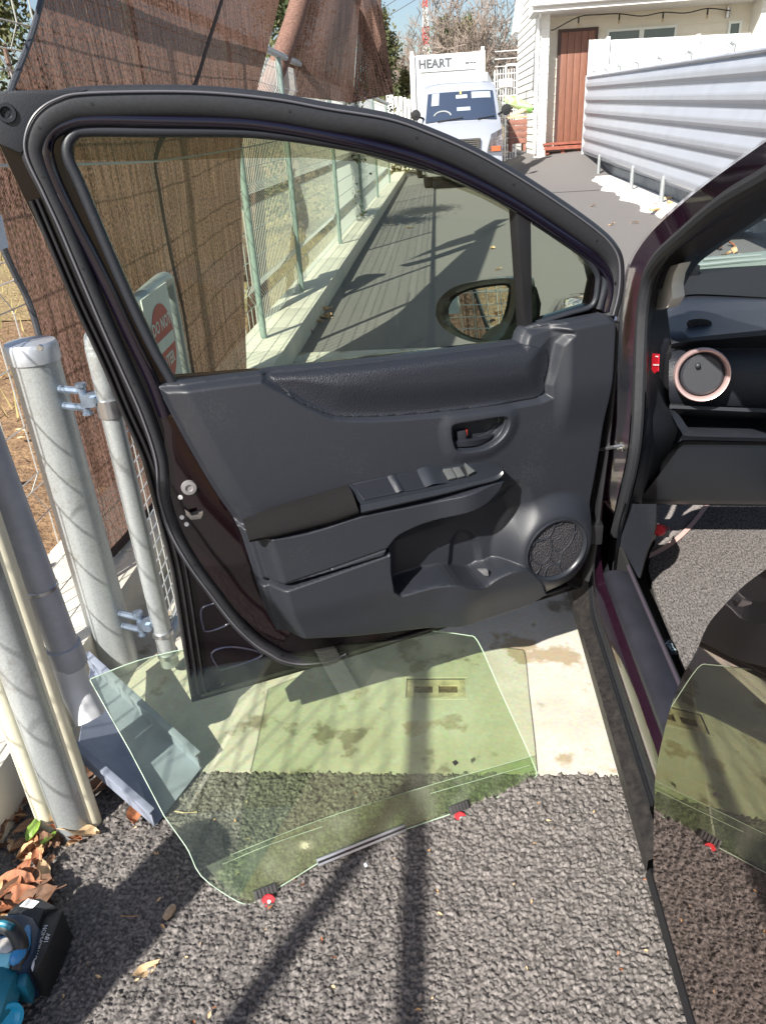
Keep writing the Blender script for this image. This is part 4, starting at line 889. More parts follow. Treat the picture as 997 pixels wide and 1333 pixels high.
# dashboard
dr=[([(868,402),(880,391),(896,383.5),(940,384),(1060,391)],2.02),([(856,412),(868,412),(896,410),(940,408),(1060,404)],1.86),([(866,430),(880,430),(905,427),(940,424),(1060,413)],1.76),([(875,444),(880,442),(912,438),(940,435),(1060,423)],1.69),([(873,448),(880,446),(912,443),(940,441),(1060,431)],1.685),([(873,454),(880,453.6),(912,452),(940,452),(1060,452)],1.72)]
strip('dashboard_top',[(c,Yp(y)) for c,y in dr],30,plastic,ang=50)
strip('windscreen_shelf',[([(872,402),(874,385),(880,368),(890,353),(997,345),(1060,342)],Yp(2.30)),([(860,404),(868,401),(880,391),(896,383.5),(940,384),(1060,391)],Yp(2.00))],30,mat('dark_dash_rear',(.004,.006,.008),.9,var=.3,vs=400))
dr=[([(873,456),(885,454),(997,453),(1060,453)],1.715),([(871,462),(885,457),(997,457),(1060,457)],1.69),([(870,488),(885,485),(997,483),(1060,483)],1.655),([(870,515),(885,515),(997,515),(1060,516)],1.65),([(872,525),(885,526),(997,530),(1060,532)],1.665)]
strip('dashboard_face',[(c,Yp(y+.01)) for c,y in dr],30,plasticU,ang=60)
dr=[([(871,527),(885,528),(997,532),(1060,534)],1.655),([(871,532),(885,532),(997,537),(1060,539)],1.652),([(872,535),(885,535),(997,541),(1060,543)],1.70),([(880,541),(890,542),(997,546),(1060,548)],1.80),([(893,556),(900,556),(997,558),(1060,560)],1.74),([(896,560),(908,561.5),(997,564),(1060,566)],1.66),([(888,566),(905,568),(997,570),(1060,571)],1.64),([(878,578),(890,573),(997,575),(1060,576)],1.65)]
strip('dashboard_shelf',[(c,Yp(y)) for c,y in dr],30,plastic,ang=40)
strip('dashboard_side',[([(850,403),(846,430),(846,480),(846,520),(847,560),(836,610),(826,652)],X(.452)),([(868,403),(872,445),(864,470),(864,500),(871,532),(880,566),(831,654)],Yp(1.70))],30,plastic,ang=60)
strip('dashboard_side',[([(850,403),(868,403)],Yp(1.84)),([(846,440),(873,449)],Yp(1.71))],6,plastic)
strip('dashboard_side',[([(864,464),(863,500),(871,532)],Yp(1.705)),([(873,456),(870,490),(872,528)],Yp(1.69))],12,blk)
strip('dashboard_side',[([(871,530),(884,541),(896,558),(905,562)],Yp(1.66)),([(871,534),(880,552),(888,566),(882,576)],Yp(1.645))],14,plastic)
glv=strip('glovebox',[([(887,582),(896,579),(997,580),(1060,581)],Yp(1.645)),([(882,585),(893,582),(997,583),(1060,584)],Yp(1.625)),([(860,615),(880,612),(997,612),(1060,613)],Yp(1.645)),([(832,650),(850,649),(997,651),(1060,652)],Yp(1.70)),([(830,654),(850,654),(997,656),(1060,657)],Yp(1.72)),([(832,657),(850,657),(997,658),(1060,659)],Yp(1.9))],30,plasticD,ang=45)
strip('glovebox_gap',[([(884,577),(896,574.5),(997,576),(1060,577)],Yp(1.652)),([(870,590),(893,582),(997,582),(1060,583)],Yp(1.67)),([(826,653),(850,640),(997,640),(1060,640)],Yp(1.69))],24,blk)
vc_=uy(913.5,488,1.635); vax=np.array([-.22,-1,.22]); vax/=np.linalg.norm(vax)
rw=31.5/972*np.linalg.norm(vc_-CAM)
vent=MB().lathe(vc_,vax,[(rw,-.02),(rw,.004),(rw*.96,.010),(rw*.90,.009),(rw*.82,-.002),(rw*.80,-.012)],40).build('air_vent',mat('pinkish_chrome_ring',(.66,.47,.45),.28,.45),car,smooth=True,ang=60)
MB().lathe(vc_,vax,[(0,.002),(rw*.68,.002),(rw*.76,-.002),(rw*.79,-.014)],40).build('vent_disc',plastic,vent,smooth=True)
MB().lathe(uy(908,476,1.63),vax,[(0,.004),(.004,.003),(.006,0)],12).build('vent_knob',plastic,vent,smooth=True)
dv=[uy(909+16*math.cos(a),423+5.5*math.sin(a),1.78) for a in np.linspace(0,6.283,20,endpoint=False)]
dvn=np.array([0,-.45,.89])
dfo=MB().prism([p+dvn*.006 for p in dv],-dvn*.004).build('defroster_vent',blk,car)
for k in range(5): 
    u=898+k*5.5; MB().tube([uy(u-1,420,1.78)+dvn*.008,uy(u+5,427,1.78)+dvn*.008],.0012,4).build('slat',plastic,dfo)
MB().tube([uy(894,421,1.78)+dvn*.008,uy(925,425,1.78)+dvn*.008],.0012,4).build('slat',plastic,dfo)
for k in range(5):
    u=855.5+k*2.1;v=420.5+k*2.6; MB().tube([uy(u-1,v-2.5,1.76)+dvn*.006,uy(u+1,v+2.5,1.73)+dvn*.006],.0013,4).build('side_vent_slot',blk,car)
rl=uy(853,472,1.60)
tagm=mat('red_label',(.6,.015,.03),.3); nn=np.array([-.9,-.4,.1]); nn/=np.linalg.norm(nn)
lab=MB().prism([ux(u,v,.445) for u,v in((850,460),(858,461),(857,483),(852,486),(848,480),(848,466))],(-.0015,0,0)).build('warning_label',tagm,car)
for p in (((853,463),(856,474)),((850,474),(853,477)),((854,474),(857,481))): 
    (a,b),(c,d)=p; MB().prism([ux(u,v,.4425) for u,v in((a,b),(c,b+.5),(c,b+2),(a,b+1.6))],(-.0008,0,0)).build('label_mark',white,lab)
# windscreen, cowl, wiper
gw=glass('windscreen_glass',(.80,.90,.88),.6,dirt=.02)
MB().prism([ux(1060,165,.44),ux(937,240,.42),ux(880,300,.42),ux(862,350,.43)+np.array([0,.5,-.08]),np.array([1.7,2.42,.93]),np.array([1.7,1.4,1.38])],(0,.004,.004)).build('windscreen',gw,car) if 0 else None
wl2=resamp(cr([ux(1060,226,.47),ux(997,262,.47),ux(937,293,.47),ux(900,318,.47),ux(880,338,.475),ux(872,362,.50)],5),20); wl2=[p for p in wl2]
rs=[np.array([1.75,p[1]+.02,p[2]+.01]) for p in wl2]; MB().loft([wl2,[a*.5+b*.5+np.array([0,.10,.03]) for a,b in zip(wl2,rs)],rs]).build('windscreen',gw,car,smooth=True)
cow=mat('cowl_plastic',(.26,.30,.27),.5)
c0_=uy(888,352,2.45);c1_=uy(1060,335,2.45); c2_=uy(1060,320,2.62);c3_=uy(905,336,2.62)
MB().prism([c0_,c1_,c2_,c3_],(0,0,-.02)).build('cowl',cow,car)
MB().tube([uy(893,347,2.47),uy(960,340,2.47),uy(1040,334,2.47)],.006,6).build('wiper',mat('wiper_grey',(.35,.38,.36),.4,.4),car)
MB().tube([uy(915,338,2.55),uy(990,332,2.55)],.005,6).build('wiper',MATS['wiper_grey'],car)
MB().box(uy(893,351,2.25),(.06,.05,.03)).build('dash_sensor',blk,car,bevel=.005)
# front fender + bonnet
ybl=((1.70,0,.0),(1.95,0,0),(2.3,.0,-.03),(2.55,.01,-.07),(2.8,.02,-.12),(3.05,.06,-.19),(3.3,.16,-.28),(3.5,.35,-.38))
def brow(y,sx_,z_,pr): return [np.array([.355+x+sx_,y,z+z_*(0 if z<.4 else 1)]) for x,z in pr]
MB().loft([brow(*t,((.04,.18),(.005,.3),(0,.5),(.0,.66),(.01,.78),(.04,.835),(.09,.85))) for t in ybl]).build('front_fender',paint,car,smooth=True,ang=50)
MB().loft([brow(*t,((.091,.851),(.25,.87),(.6,.89),(1.2,.89))) for t in ybl[3:]]).build('bonnet',paint,car,smooth=True,ang=50)
tyre=MB().lathe((.46,2.62,.29),(1,0,0),[(0,-.10),(.2,-.10),(.28,-.09),(.29,-.06),(.29,.06),(.28,.09),(0,.1)],32).build('wheel',blk,car,smooth=True)
tyr2=MB().lathe(uz(735,766,.02)+np.array([.05,.3,.22]),(1,0,0),[(.15,-.10),(.225,-.10),(.24,-.07),(.24,.05),(.2,.07)],28)
# roof and far side, so that light inside is right
MB().prism([(.50,.95,1.46),(1.75,.95,1.48),(1.75,-.7,1.50),(.50,-.7,1.48)],(0,0,.03)).build('roof',paint,car)
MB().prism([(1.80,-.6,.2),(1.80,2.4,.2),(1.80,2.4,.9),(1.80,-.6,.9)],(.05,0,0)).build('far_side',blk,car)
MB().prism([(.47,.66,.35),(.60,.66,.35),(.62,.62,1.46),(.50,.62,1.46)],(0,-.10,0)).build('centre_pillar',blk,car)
# rear door: glossy panel at grazing view
edge=[(.330,.80,.19),(.322,.822,.212),(.343,.93,.26),(.352,.965,.31),(.368,.99,.39),(.386,.992,.47),(.398,.975,.56),(.404,.935,.65),(.404,.88,.735),(.402,.80,.80),(.405,.74,.86)]
edge=cr(edge,4); rows=[]
px_=[(885,1333,.325),(850,1140,.314),(850,1100,.321),(851,1050,.334),(854,1000,.350),(870,930,.370),(888,880,.384),(905,850,.392),(920,815,.400),(940,790,.402),(968,762,.404),(1000,738,.404),(1030,710,.404)]
PN=np.array([-1,0,.16]); PN/=np.linalg.norm(PN); PQ=np.array([.316,0,.2]); E_=[upl(u,v,PQ,PN) for u,v,x in px_[1:]]; E_=resamp(cr(E_,5),44)
for p in [0]: pass
rr2=[]
for k,t_ in enumerate(np.linspace(0,1,26)):
    row=[]
    for i,p in enumerate(E_):
        yb_=-.8; y=p[1]+(yb_-p[1])*t_**1.5; row.append(np.array([p[0]+.010*((p[2]-.5)/.3)**2*0,y,p[2]]))
    rr2.append(row)
fl=[[p+np.array([.03,-.001,0]) for p in E_],[p+np.array([.004,.002,0]) for p in E_]]
rd=MB().loft(fl+rr2).build('rear_door',paintM,car,smooth=True,ang=60)
base_=rr2; bt=[r[0] for r in rr2]
MB().loft([[p for p in bt],[p+np.array([.02,0,-.05]) for p in bt]]).build('rocker',paintB,car)

# ================================================================== OPEN DOOR
outer=[(250,915),(238,840),(222,740),(203,670),(185,600),(155,530),(130,470),(95,395),(65,325),(30,255),(2,195),(-14,160),(-14,119),(120,116),(250,117),(351,125),(426,136),(505,150),(560,168),(615,193),(669,223),(724,259),(779,300),(799,320),(808,343),(807,380),(799,420),(794,500),(786,580),(776,660),(766,730),(757,765),(700,783),(600,812),(450,858)]
win_=[(223,496),(207,452),(175,385),(134,290),(112,238),(98,208),(97,190),(104,180),(118,176),(200,176.5),(300,177),(345,180),(396,186),(472,199),(533,216),(587,230),(625,247),(663,266),(692,285),(725,306),(759,330),(776,350),(780,368),(773,399),(694,424),(683,447),(500,468),(350,486)]
dh=MB().prism([ud(u,v,0) for u,v in outer],-DN*.045,holes=[[ud(u,v,0) for u,v in win_]])
door=dh.build('open_door',paintB,car,bevel=.003)
# lower shell of the door is deeper
lower=[(252,912),(240,850),(224,740),(205,670),(188,600),(158,530),(140,490),(205,500),(350,488),(500,470),(683,449),(790,420),(792,500),(784,580),(774,660),(764,730),(755,763),(600,809),(450,855)]
MB().prism([ud(u,v,-.046) for u,v in lower],-DN*.06).build('outer_skin',paint,door,bevel=.006)
def px_ridge(name,c,off,w,h,m,closed=False,k=6,base=0.):
    pts=cr([ud(u,v,off) for u,v in c],k); return MB().ridge(pts,DN,w,h,6,base).build(name,m,door,smooth=True,ang=60)
# grey outer weatherstrip
wsc=[(450,850),(425,859),(395,861),(372,857),(355,848),(335,835),(309,810),(281,774),(253,736),(228,692),(213,645),(209,597),(190,538),(165,481),(140,425),(108,350),(84,293),(62,245),(45,205),(45,182),(57,159),(80,143),(120,135),(250,133),(351,141),(426,154),(505,167),(560,186),(615,210),(669,240),(724,275),(768,306),(790,325),(800,345),(800,380),(793,410)]
pts=cr([ud(u,v,.001) for u,v in wsc],6); n_=len(pts); ww=[]
for i in range(n_):
    f=i/(n_-1)*35; ww.append(.012+.007*f if f<2 else .026 if f<17 else .026+.018*min(1,(f-17)/3) if f<31 else .044-.012*min(1,(f-31)/3))
MB().ridge(pts,DN,ww,.016,8).build('weatherstrip',seal,door,smooth=True,ang=60)
g2=[(u,v) for u,v in wsc]
pts2=cr([ud(u,v,.018) for u,v in wsc],6)
off_=[]
for i in range(n_):
    t=pts2[min(i+1,n_-1)]-pts2[max(i-1,0)]; t/=np.linalg.norm(t); b=np.cross(t,DN); off_.append(pts2[i]-b*ww[i]*.30*(1)-DN*.001)
MB().ridge(off_,DN,.0035,.002,4).build('seal_lip',mat('pale_seal_lip',(.11,.11,.125),.35),door,smooth=True)
for i in range(20,n_,14): MB().lathe(pts2[i]-DN*.0025,DN,[(0,.0016),(.0022,.0016),(.0026,0)],8).build('clip_hole',blk,door)
pin=[(203,520),(214,560),(214,600),(218,640),(233,690),(258,735),(286,770),(314,802),(338,822),(366,838),(380,820),(350,760),(320,690),(280,640),(240,560),(215,515)]
MB().prism([ud(u,v,.0015) for u,v in pin],DN*.003).build('latch_panel',paintD,door,bevel=.001)
# upper corner cover
cc=[(-14,119),(118,117),(84,128),(56,146),(38,168),(33,196),(28,200),(2,188),(-14,160)]
MB().prism([ud(u,v,.002) for u,v in cc],DN*.012).build('corner_cover',plastic,door,bevel=.003)
MB().lathe(ud(9,147,.014),DN,[(0,.0),(.006,.0),(.008,.004),(.012,.004),(.013,0)],16).build('corner_plug',plasticD,door,smooth=True)
# glossy body ridge
prd=[(215,540),(197,492),(172,440),(144,380),(119,330),(103,300),(87,268),(72,236),(63,210),(60,190),(68,172),(92,160),(124,156),(200,157.5),(300,160),(351,165),(426,178),(505,196),(560,213),(615,237),(669,266),(715,296),(757,325),(785,350),(793,375),(788,405)]
px_ridge('frame_ridge',prd,.001,.021,.012,mat('blue_black_paint',(.007,.005,.014),.18,.3,coat=1.))
itr=[(225,498),(198,450),(167,385),(126,290),(104,238),(90,208),(88,190),(96,176),(114,170.5),(200,171),(300,171.5),(345,174),(396,180),(472,193),(533,209),(587,224),(625,240),(663,259),(692,278),(729,301),(764,326),(783,348),(787,368),(779,402)]
wv=px_ridge('window_trim',itr,.0,.016,.008,plastic)
# left dark lips
for o_,w_ in((3,.008),(11,.007),(19,.006)):
    c=[(u+o_,v-.3*o_) for u,v in((248,905),(238,840),(223,745),(205,675),(187,605),(157,535),(132,475),(97,400),(67,330),(38,262))]
    px_ridge('edge_seal',c,.003,w_,.007,blk)
# glass
gd=glass('green_door_glass',(.84,.895,.815),.5,dirt=.006,ds=9)
mw=[p for p in win_ if not(p[0]>692)] ; mg=[(223,500),(207,452),(175,385),(134,290),(112,238),(98,208),(96,186),(118,174),(200,174.5),(300,175),(345,178),(396,184),(472,197),(533,214),(587,228),(625,245),(663,264),(684,276),(690,450),(500,472),(350,490)]
MB().prism([ud(u,v,-.022) for u,v in mg],-DN*.004).build('window_glass',gd,door)
qg=[(692,283),(725,304),(761,328),(778,350),(782,368),(775,402),(694,428)]
MB().prism([ud(u,v,-.018) for u,v in qg],-DN*.004).build('quarter_glass',gd,door)
vis=glass('smoked_visor_glass',(.80,.77,.70),.9,dirt=.03)
vb=[(97,208),(200,210),(300,206),(396,205),(472,211),(533,225),(587,242),(625,257),(676,284)]; vt=[(97,170),(200,170),(300,170),(396,180),(472,193),(533,210),(587,224),(625,240),(676,268)]
MB().loft([[ud(u,v,-.060) for u,v in vt],[ud(u,v,-.075) for u,v in vb],[ud(u,v,-.078) for u,v in vb],[ud(u,v,-.064) for u,v in vt]]).build('rain_visor',vis,door)
MB().prism([ud(u,v,.002) for u,v in((672,272),(691,284),(693,425),(692,447),(683,449))],-DN*.03).build('division_bar',blk,door,bevel=.002)
qf=[(691,284),(727,305),(762,329),(781,350),(785,369),(778,402),(692,427),(694,421),(772,397),(778,368),(775,352),(757,333),(724,311),(696,292)]
px_ridge('quarter_frame',[(694,288),(727,310),(760,334),(775,354),(777,370),(770,397),(740,408),(697,421)],.0,.011,.007,plastic)
# ---- trim panel relief
T=cr([(207,511),(250,502),(345,490),(500,473),(683,449)],4)[:-1]+cr([(683,449),(690,436),(700,430),(740,420),(790,410)],3)[:-1]+cr([(790,410),(799,418),(797,450),(788,530),(779,600),(770,670),(760,738)],4)[:-1]+cr([(760,738),(745,757),(715,772),(690,787),(640,804),(590,813),(530,819),(450,824),(362,824)],4)[:-1]+cr([(362,824),(345,790),(328,735),(312,690),(285,650),(255,600),(230,555),(207,511)],4)[:-1]
TB=udsz(T,.045)
U_=udsz(cr([(345,486),(375,515),(410,534),(450,545),(560,540),(700,521),(714,500),(727,448),(740,430),(690,425),(500,440)],3,True),.040)
HN=udsz(cr([(584,556),(588,550),(610,546),(640,541),(655,541),(656,552),(648,566),(632,578),(612,583),(592,583),(586,572)],3,True),.045)
G_=udsz(cr([(300,690),(330,700),(400,690),(470,668),(560,650),(648,622),(655,628),(646,642),(628,656),(595,668),(550,683),(520,697),(507,711)],3)+[(507,711),(500,724),(340,772)],.088)
W_=udsz([(340,772),(500,716),(507,711),(508,740),(512,764),(520,770)]+cr([(520,770),(540,764),(565,757),(590,753),(612,757),(628,758),(645,748),(670,738),(690,741),(706,758),(718,778)],3)[1:]+[(690,800),(590,830),(362,840),(330,800)],.075)
RC=udsz(cr([(505,705),(512,700),(545,686),(600,668),(646,646),(668,634),(682,660),(690,700),(690,750),(640,770),(560,775),(510,775)],3,True),.04)
CU=udsz(cr([(591,770),(590,730),(594,708),(607,695),(622,698),(632,712),(636,740),(636,770)],3,True),.04)
SPc=udsz([(718,711)],.055)[0]; SPr=udsz([(680,711),(757,711)],.055); spr=abs(SPr[0][0]-SPr[1][0])/2
SW=udsz([(205,505),(240,502),(262,530),(320,640),(345,700),(372,790),(385,830),(355,830),(310,690),(250,600)],.045)
def hf(p):
    h=np.full(len(p),.045)
    d,_=sdf(p,TB); 
    h+= .012*np.sin(np.clip((p[:,1]-.55)/.4,0,1)*math.pi)            # gentle belly
    # leading strip along the latch side
    left=np.array(resamp(udsz(cr([(207,511),(230,555),(255,600),(285,650),(312,690),(328,735),(345,790),(362,824)],8),.045),240))
    dl=np.min(np.hypot(p[:,None,0]-left[None,:,0],p[:,None,1]-left[None,:,1]),1)
    h-=.022*(1-ss(dl,.0,.045))
    u,_=sdf(p,U_); h-=.013*ss(u,-.003,.010); h+=.014*ss(u,.01,.07)
    # raised ledge right of the bolster
    zsp=sz(ud(740,480,.05)); h+=.016*ss(-(p[:,0]-sz(ud(722,480,.05))[0]),-.006,.03)*ss(p[:,1],.72,.84)
    hn,_=sdf(p,HN); h+=.006*ss(hn,-.03,-.003)-.032*ss(hn,-.002,.006)
    rc,_=sdf(p,RC); h-=.032*ss(rc,-.025,.03)
    cu,_=sdf(p,CU); h-=.011*ss(cu,0,.016)
    r=np.hypot(p[:,0]-SPc[0],(p[:,1]-SPc[1])*1.0); sp=ss(r,spr*1.75,spr*1.02); h=h*(1-sp)+np.maximum(h,.074)*sp; h-=.010*ss(r,spr*1.0,spr*.94)
    w,_=sdf(p,W_); g_,_=sdf(p,G_); w=np.maximum(w,g_); k=ss(w,-.002,.0055); prof=.094-.012*ss(p[:,1],.50,.42)-.030*ss(p[:,1],.44,.30)
    bul=.014*np.exp(-((p[:,0]-sz(ud(605,780,.08))[0])/.05)**2)
    h=np.where(w>-.002,h*(1-k)+np.maximum(h*0+.05,(prof+bul)*ss(dl,.0,.05)+.03*(1-ss(dl,0,.05)))*k*(1-.0)*1.0,h)
    # seam lines
    seam=udsz([(350,766),(430,739),(506,712)],.088); 
    for a,b in zip(seam[:-1],seam[1:]):
        e=b-a; t=np.clip(((p-a)@e)/(e@e),0,1); q=np.hypot(*(p-(a+t[:,None]*e)).T); h-=.003*np.exp(-(q/.0018)**2)
    h-=.016*(1-ss(d,0,.014))**2
    return h
trim=heightmesh('trim_panel',TB,hf,.0016,plastic,door,.03)
# leather-grain bolster overlay in the upper recess
UB=udsz(cr([(352,492),(378,516),(412,533),(452,542.5),(560,537),(696,518.5),(708,500),(716,472),(714,456)],3)+[(690,449.5),(683,450.5),(500,474),(380,489)],.045)
heightmesh('bolster',UB,lambda p:hf(p)+.0012,.004,plasticU,door,.004)
# pocket darkness: cavity behind the armrest is real depth; back wall of pocket
# ---- armrest top: pad
zl=lambda u,v,o:ud(u,v,o)
padb=[(316,678),(345,662),(380,650),(415,640),(451,629)]; padf=[(325,705),(360,698),(400,688),(435,679),(467,668)]
rows=[[ud(u,v-2,.035) for u,v in padb],[ud(u,v,.05) for u,v in padb],[ud(a[0]*.6+b[0]*.4,(a[1]*.6+b[1]*.4)-6,.078) for a,b in zip(padb,padf)],[ud(a[0]*.25+b[0]*.75,(a[1]*.25+b[1]*.75)-4,.097) for a,b in zip(padb,padf)],[ud(u,v-3,.104) for u,v in padf],[ud(u,v,.100) for u,v in padf],[ud(u,v+1,.085) for u,v in padf]]
rows=[resamp(cr(r,4),24) for r in rows]; cols=[resamp(cr([r[i] for r in rows],3),18) for i in range(24)]
m=MB().loft(cols); m.add(cols[0],[tuple(range(18))]); m.add(cols[-1],[tuple(range(18))[::-1]]); m.build('armrest_pad',pad,door,smooth=True,ang=50)
# ---- switch panel
swb=[(452,629),(500,619),(560,607.5),(610,601),(632,599),(645,602)]; swf=[(469,656),(520,645),(580,633),(620,624),(646,617),(654,611)]; swl=[(470,668),(520,656.5),(580,642.5),(620,632),(648,624.5),(655,617)]
rows=[[ud(u,v-1,.03) for u,v in swb],[ud(u,v,.052) for u,v in swb],[ud(u,v,.094) for u,v in swf],[ud(u,v+2,.101) for u,v in [(a[0],a[1]) for a in swf]],[ud(u,v-1,.105) for u,v in swl],[ud(u,v+.5,.102) for u,v in swl],[ud(u,v+1,.085) for u,v in swl]]
rows=[resamp(cr(r,5),36) for r in rows]
tri=lambda: None
sp_=MB().loft(rows).build('switch_panel',plasticD,door,smooth=True,ang=45)
def onsw(fx,fy,o=.0015):   # point on the sloping top between back and front rows
    a=rows[1];b=rows[2]; i=fx*35; k=int(i); p=a[k]*(1-(i-k))+a[min(k+1,35)]*(i-k); q=b[k]*(1-(i-k))+b[min(k+1,35)]*(i-k); r=p+(q-p)*fy; nrm=np.cross(b[k]-a[k],a[min(k+1,35)]-a[k]); nrm/=np.linalg.norm(nrm); nrm=nrm if nrm[2]>0 else -nrm; return r+nrm*o,nrm
def cup(x0,x1,name):
    c=[onsw(x0,.12)[0],onsw(x1,.12)[0],onsw(x1,.88)[0],onsw(x0+.015,.88)[0]]; n=onsw((x0+x1)/2,.5)[1]
    MB().prism([p for p in c],n*.0008).build(name,mat('deep_navy_black',(.008,.009,.014),.5),door)
    MB().tube([c[0],c[1],c[2],c[3]],.0018,6,closed=True).build('cup_rim',plasticD,door,smooth=True)
cup(.02,.27,'pull_cup'); cup(.30,.46,'pull_cup')
m=MB(); rr=[]
for fx in np.linspace(.245,.305,8): rr.append([onsw(fx,f,.002+.006*math.sin((fx-.245)/.06*3.14)*(1-abs(f-.5)))[0] for f in np.linspace(.1,.9,5)])
m.loft(rr).build('cup_divider',plastic,door,smooth=True)
rr=[]
for fx in np.linspace(.44,.60,9): rr.append([onsw(fx,f,.002+.008*math.sin(min(1,(fx-.44)/.08)*1.57)*(1-.4*abs(f-.5))*(1-max(0,(fx-.5)/.1)))[0] for f in np.linspace(.05,.9,6)])
m=MB().loft(rr).build('switch_hump',plasticD,door,smooth=True)
swm=mat('grey_switch',(.075,.08,.08),.38); n=onsw(.68,.5)[1]
for x0,x1,w_ in((.60,.655,.006),(.665,.715,.006)):
    MB().prism([onsw(x0,.3)[0],onsw(x1,.3)[0],onsw(x1+.01,.8)[0],onsw(x0+.01,.8)[0]],n*w_).build('window_switch',swm,door,bevel=.001)
MB().prism([onsw(.715,.3)[0],onsw(.745,.25)[0],onsw(.75,.8)[0],onsw(.722,.8)[0]],n*.001).build('switch_well',blk,door)
MB().prism([onsw(.755,.18)[0],onsw(.80,.72)[0],onsw(.75,.8)[0]],n*.009).build('window_switch',swm,door,bevel=.001)
# ---- inner handle
hb=[ud(u,v,.051) for u,v in cr([(584,556),(588,550),(610,545.5),(640,540),(656,540.5),(657,552),(649,567),(633,579),(612,584.5),(591,584),(585,572)],3,True)]
MB().tube(hb,.0032,8,closed=True).build('handle_bezel',plasticD,door,smooth=True)
MB().prism([ud(u,v,.016) for u,v in((586,552),(655,542),(655,553),(647,567),(612,583),(590,583))],-DN*.002).build('handle_bowl',mat('bowl_black',(.006,.006,.008),.35),door)
rows=[[ud(u,v,o) for u,v,o in r] for r in ([(589,572,.04),(604,571.5,.048),(620,570,.05),(636,566.5,.048),(643,564,.035)],[(590,576,.05),(604,575,.058),(620,573,.06),(636,569.5,.055),(644,565.5,.04)],[(592,582,.048),(604,581.5,.055),(620,580,.056),(634,575,.05),(643,567.5,.04)])]
m=MB().loft([resamp(cr(r,4),16) for r in rows]); o=m.build('door_handle',plasticD,door,smooth=True); md=None
MB().prism([ud(u,v,.035) for u,v in((591,559),(603,558),(604,570),(592,571))],DN*.012).build('lock_knob',plastic,door,bevel=.002)
MB().prism([ud(u,v,.036) for u,v in((604,557),(606,557),(606,565),(604,565))],DN*.008).build('lock_mark',mat('lock_red',(.25,.03,.02),.4),door)
MB().prism([ud(u,v,.028) for u,v in((618,568),(632,563),(640,553),(650,548),(652,553),(645,565),(634,570))],DN*.006).build('bowl_cheek',plastic,door,bevel=.002)
# pocket detail (bottle notch tab)
MB().prism([ud(u,v,.058) for u,v in((620,740),(632,739),(633,747),(627,746))],DN*.012).build('pocket_tab',mat('tab_grey',(.16,.16,.17),.3),door,bevel=.002)
# ---- speaker
spC=DO+DD*SPc[0]+Z3*SPc[1]+DN*.068
grl=mat('speaker_mesh_black',(.030,.028,.034),.5,bump=1.,bs=420,bd=.003,stretch=(1,1,.7),voro=True)
sg_=MB().lathe(spC,DN,[(0,.004),(spr*.5,.004),(spr*.9,.001),(spr*.93,-.004)],48).build('speaker_grille',grl,door,smooth=True)
MB().lathe(spC,DN,[(spr*.90,.002),(spr*.93,.009),(spr*.985,.010),(spr*1.02,.004),(spr*1.02,-.004)],56).build('speaker_ring',plasticD,door,smooth=True,ang=60)
# raised wavy ribs on the grille (photo px)
def zo(x,y): return (660+x/7.121,640+y/7.121)
ribs=[[(430,240),(430,320),(390,410),(300,450),(240,430)],[(530,250),(490,300),(430,320)],[(620,300),(615,400),(580,480),(510,560),(490,640),(440,670),(400,620)],[(400,420),(410,500),(400,580),(370,630),(310,670),(250,650),(215,600),(215,520),(250,470),(320,450)],[(640,370),(610,400)],[(400,470),(420,540),(480,545)],[(310,670),(295,720),(265,760)],[(215,600),(200,670),(195,700)],[(440,670),(380,690),(350,740),(345,785)],[(490,640),(480,690),(500,730)],[(240,430),(250,480),(200,520)]]
for r in ribs:
    pts=[upl(*zo(*q),spC+DN*.004,DN) for q in r]; MB().ridge(cr(pts,5),DN,.0032,.0022,4).build('grille_rib',plastic,sg_,smooth=True)
# ---- hinge side black gap, check strap, latch
px_ridge('hinge_gap_strip',[(797,418),(793,500),(785,580),(776,650),(768,720),(760,752)],.01,.016,.02,blk)
chk=[ud(775,586,-.0),ux(800,581.5,.36)]
st_=MB().tube([chk[0],chk[1],ux(809,580,.375)],.004,6).build('check_strap',steel,door,smooth=True)
ck=ux(810,581,.385); MB().box(ck,(.008,.022,.014)).build('strap_bracket',mat('nickel',(.7,.68,.6),.2,.9),st_,bevel=.002); MB().lathe(ck+np.array([-.004,-.004,.0]),(-1,0,0),[(0,.008),(.006,.008),(.007,0)],6).build('bolt',MATS['nickel'],st_)
# hinge
MB().box(ux(770,690,.33),(.04,.05,.05)).build('hinge',blk,door,bevel=.004)
lt_=ud(246,634,.004); MB().lathe(lt_,DN,[(0,.004),(.006,.004),(.007,.007),(.013,.006),(.014,0)],20).build('plug',mat('grey_plug',(.25,.24,.25),.4,.3),door,smooth=True)
lz=[ud(u,v,.006) for u,v in((240,661),(250,668),(264,664),(264,668),(261,674),(248,675),(242,669))]
MB().prism(lz,DN*.006).build('latch',mat('latch_steel',(.55,.54,.52),.25,.9),door,bevel=.001)
MB().prism([ud(u,v,.0125) for u,v in((247,668),(258,665),(258,669),(250,671))],DN*.001).build('latch_slot',blk,door)
for u,v in((235,647),(237,673),(243,682)): MB().lathe(ud(u,v,.004),DN,[(0,.003),(.004,.003),(.0045,0)],10).build('screw',white,door)
MB().lathe(ud(271,716,.002),DN,[(0,.002),(.008,.002),(.010,0)],16).build('blind_plug',paint,door,smooth=True)
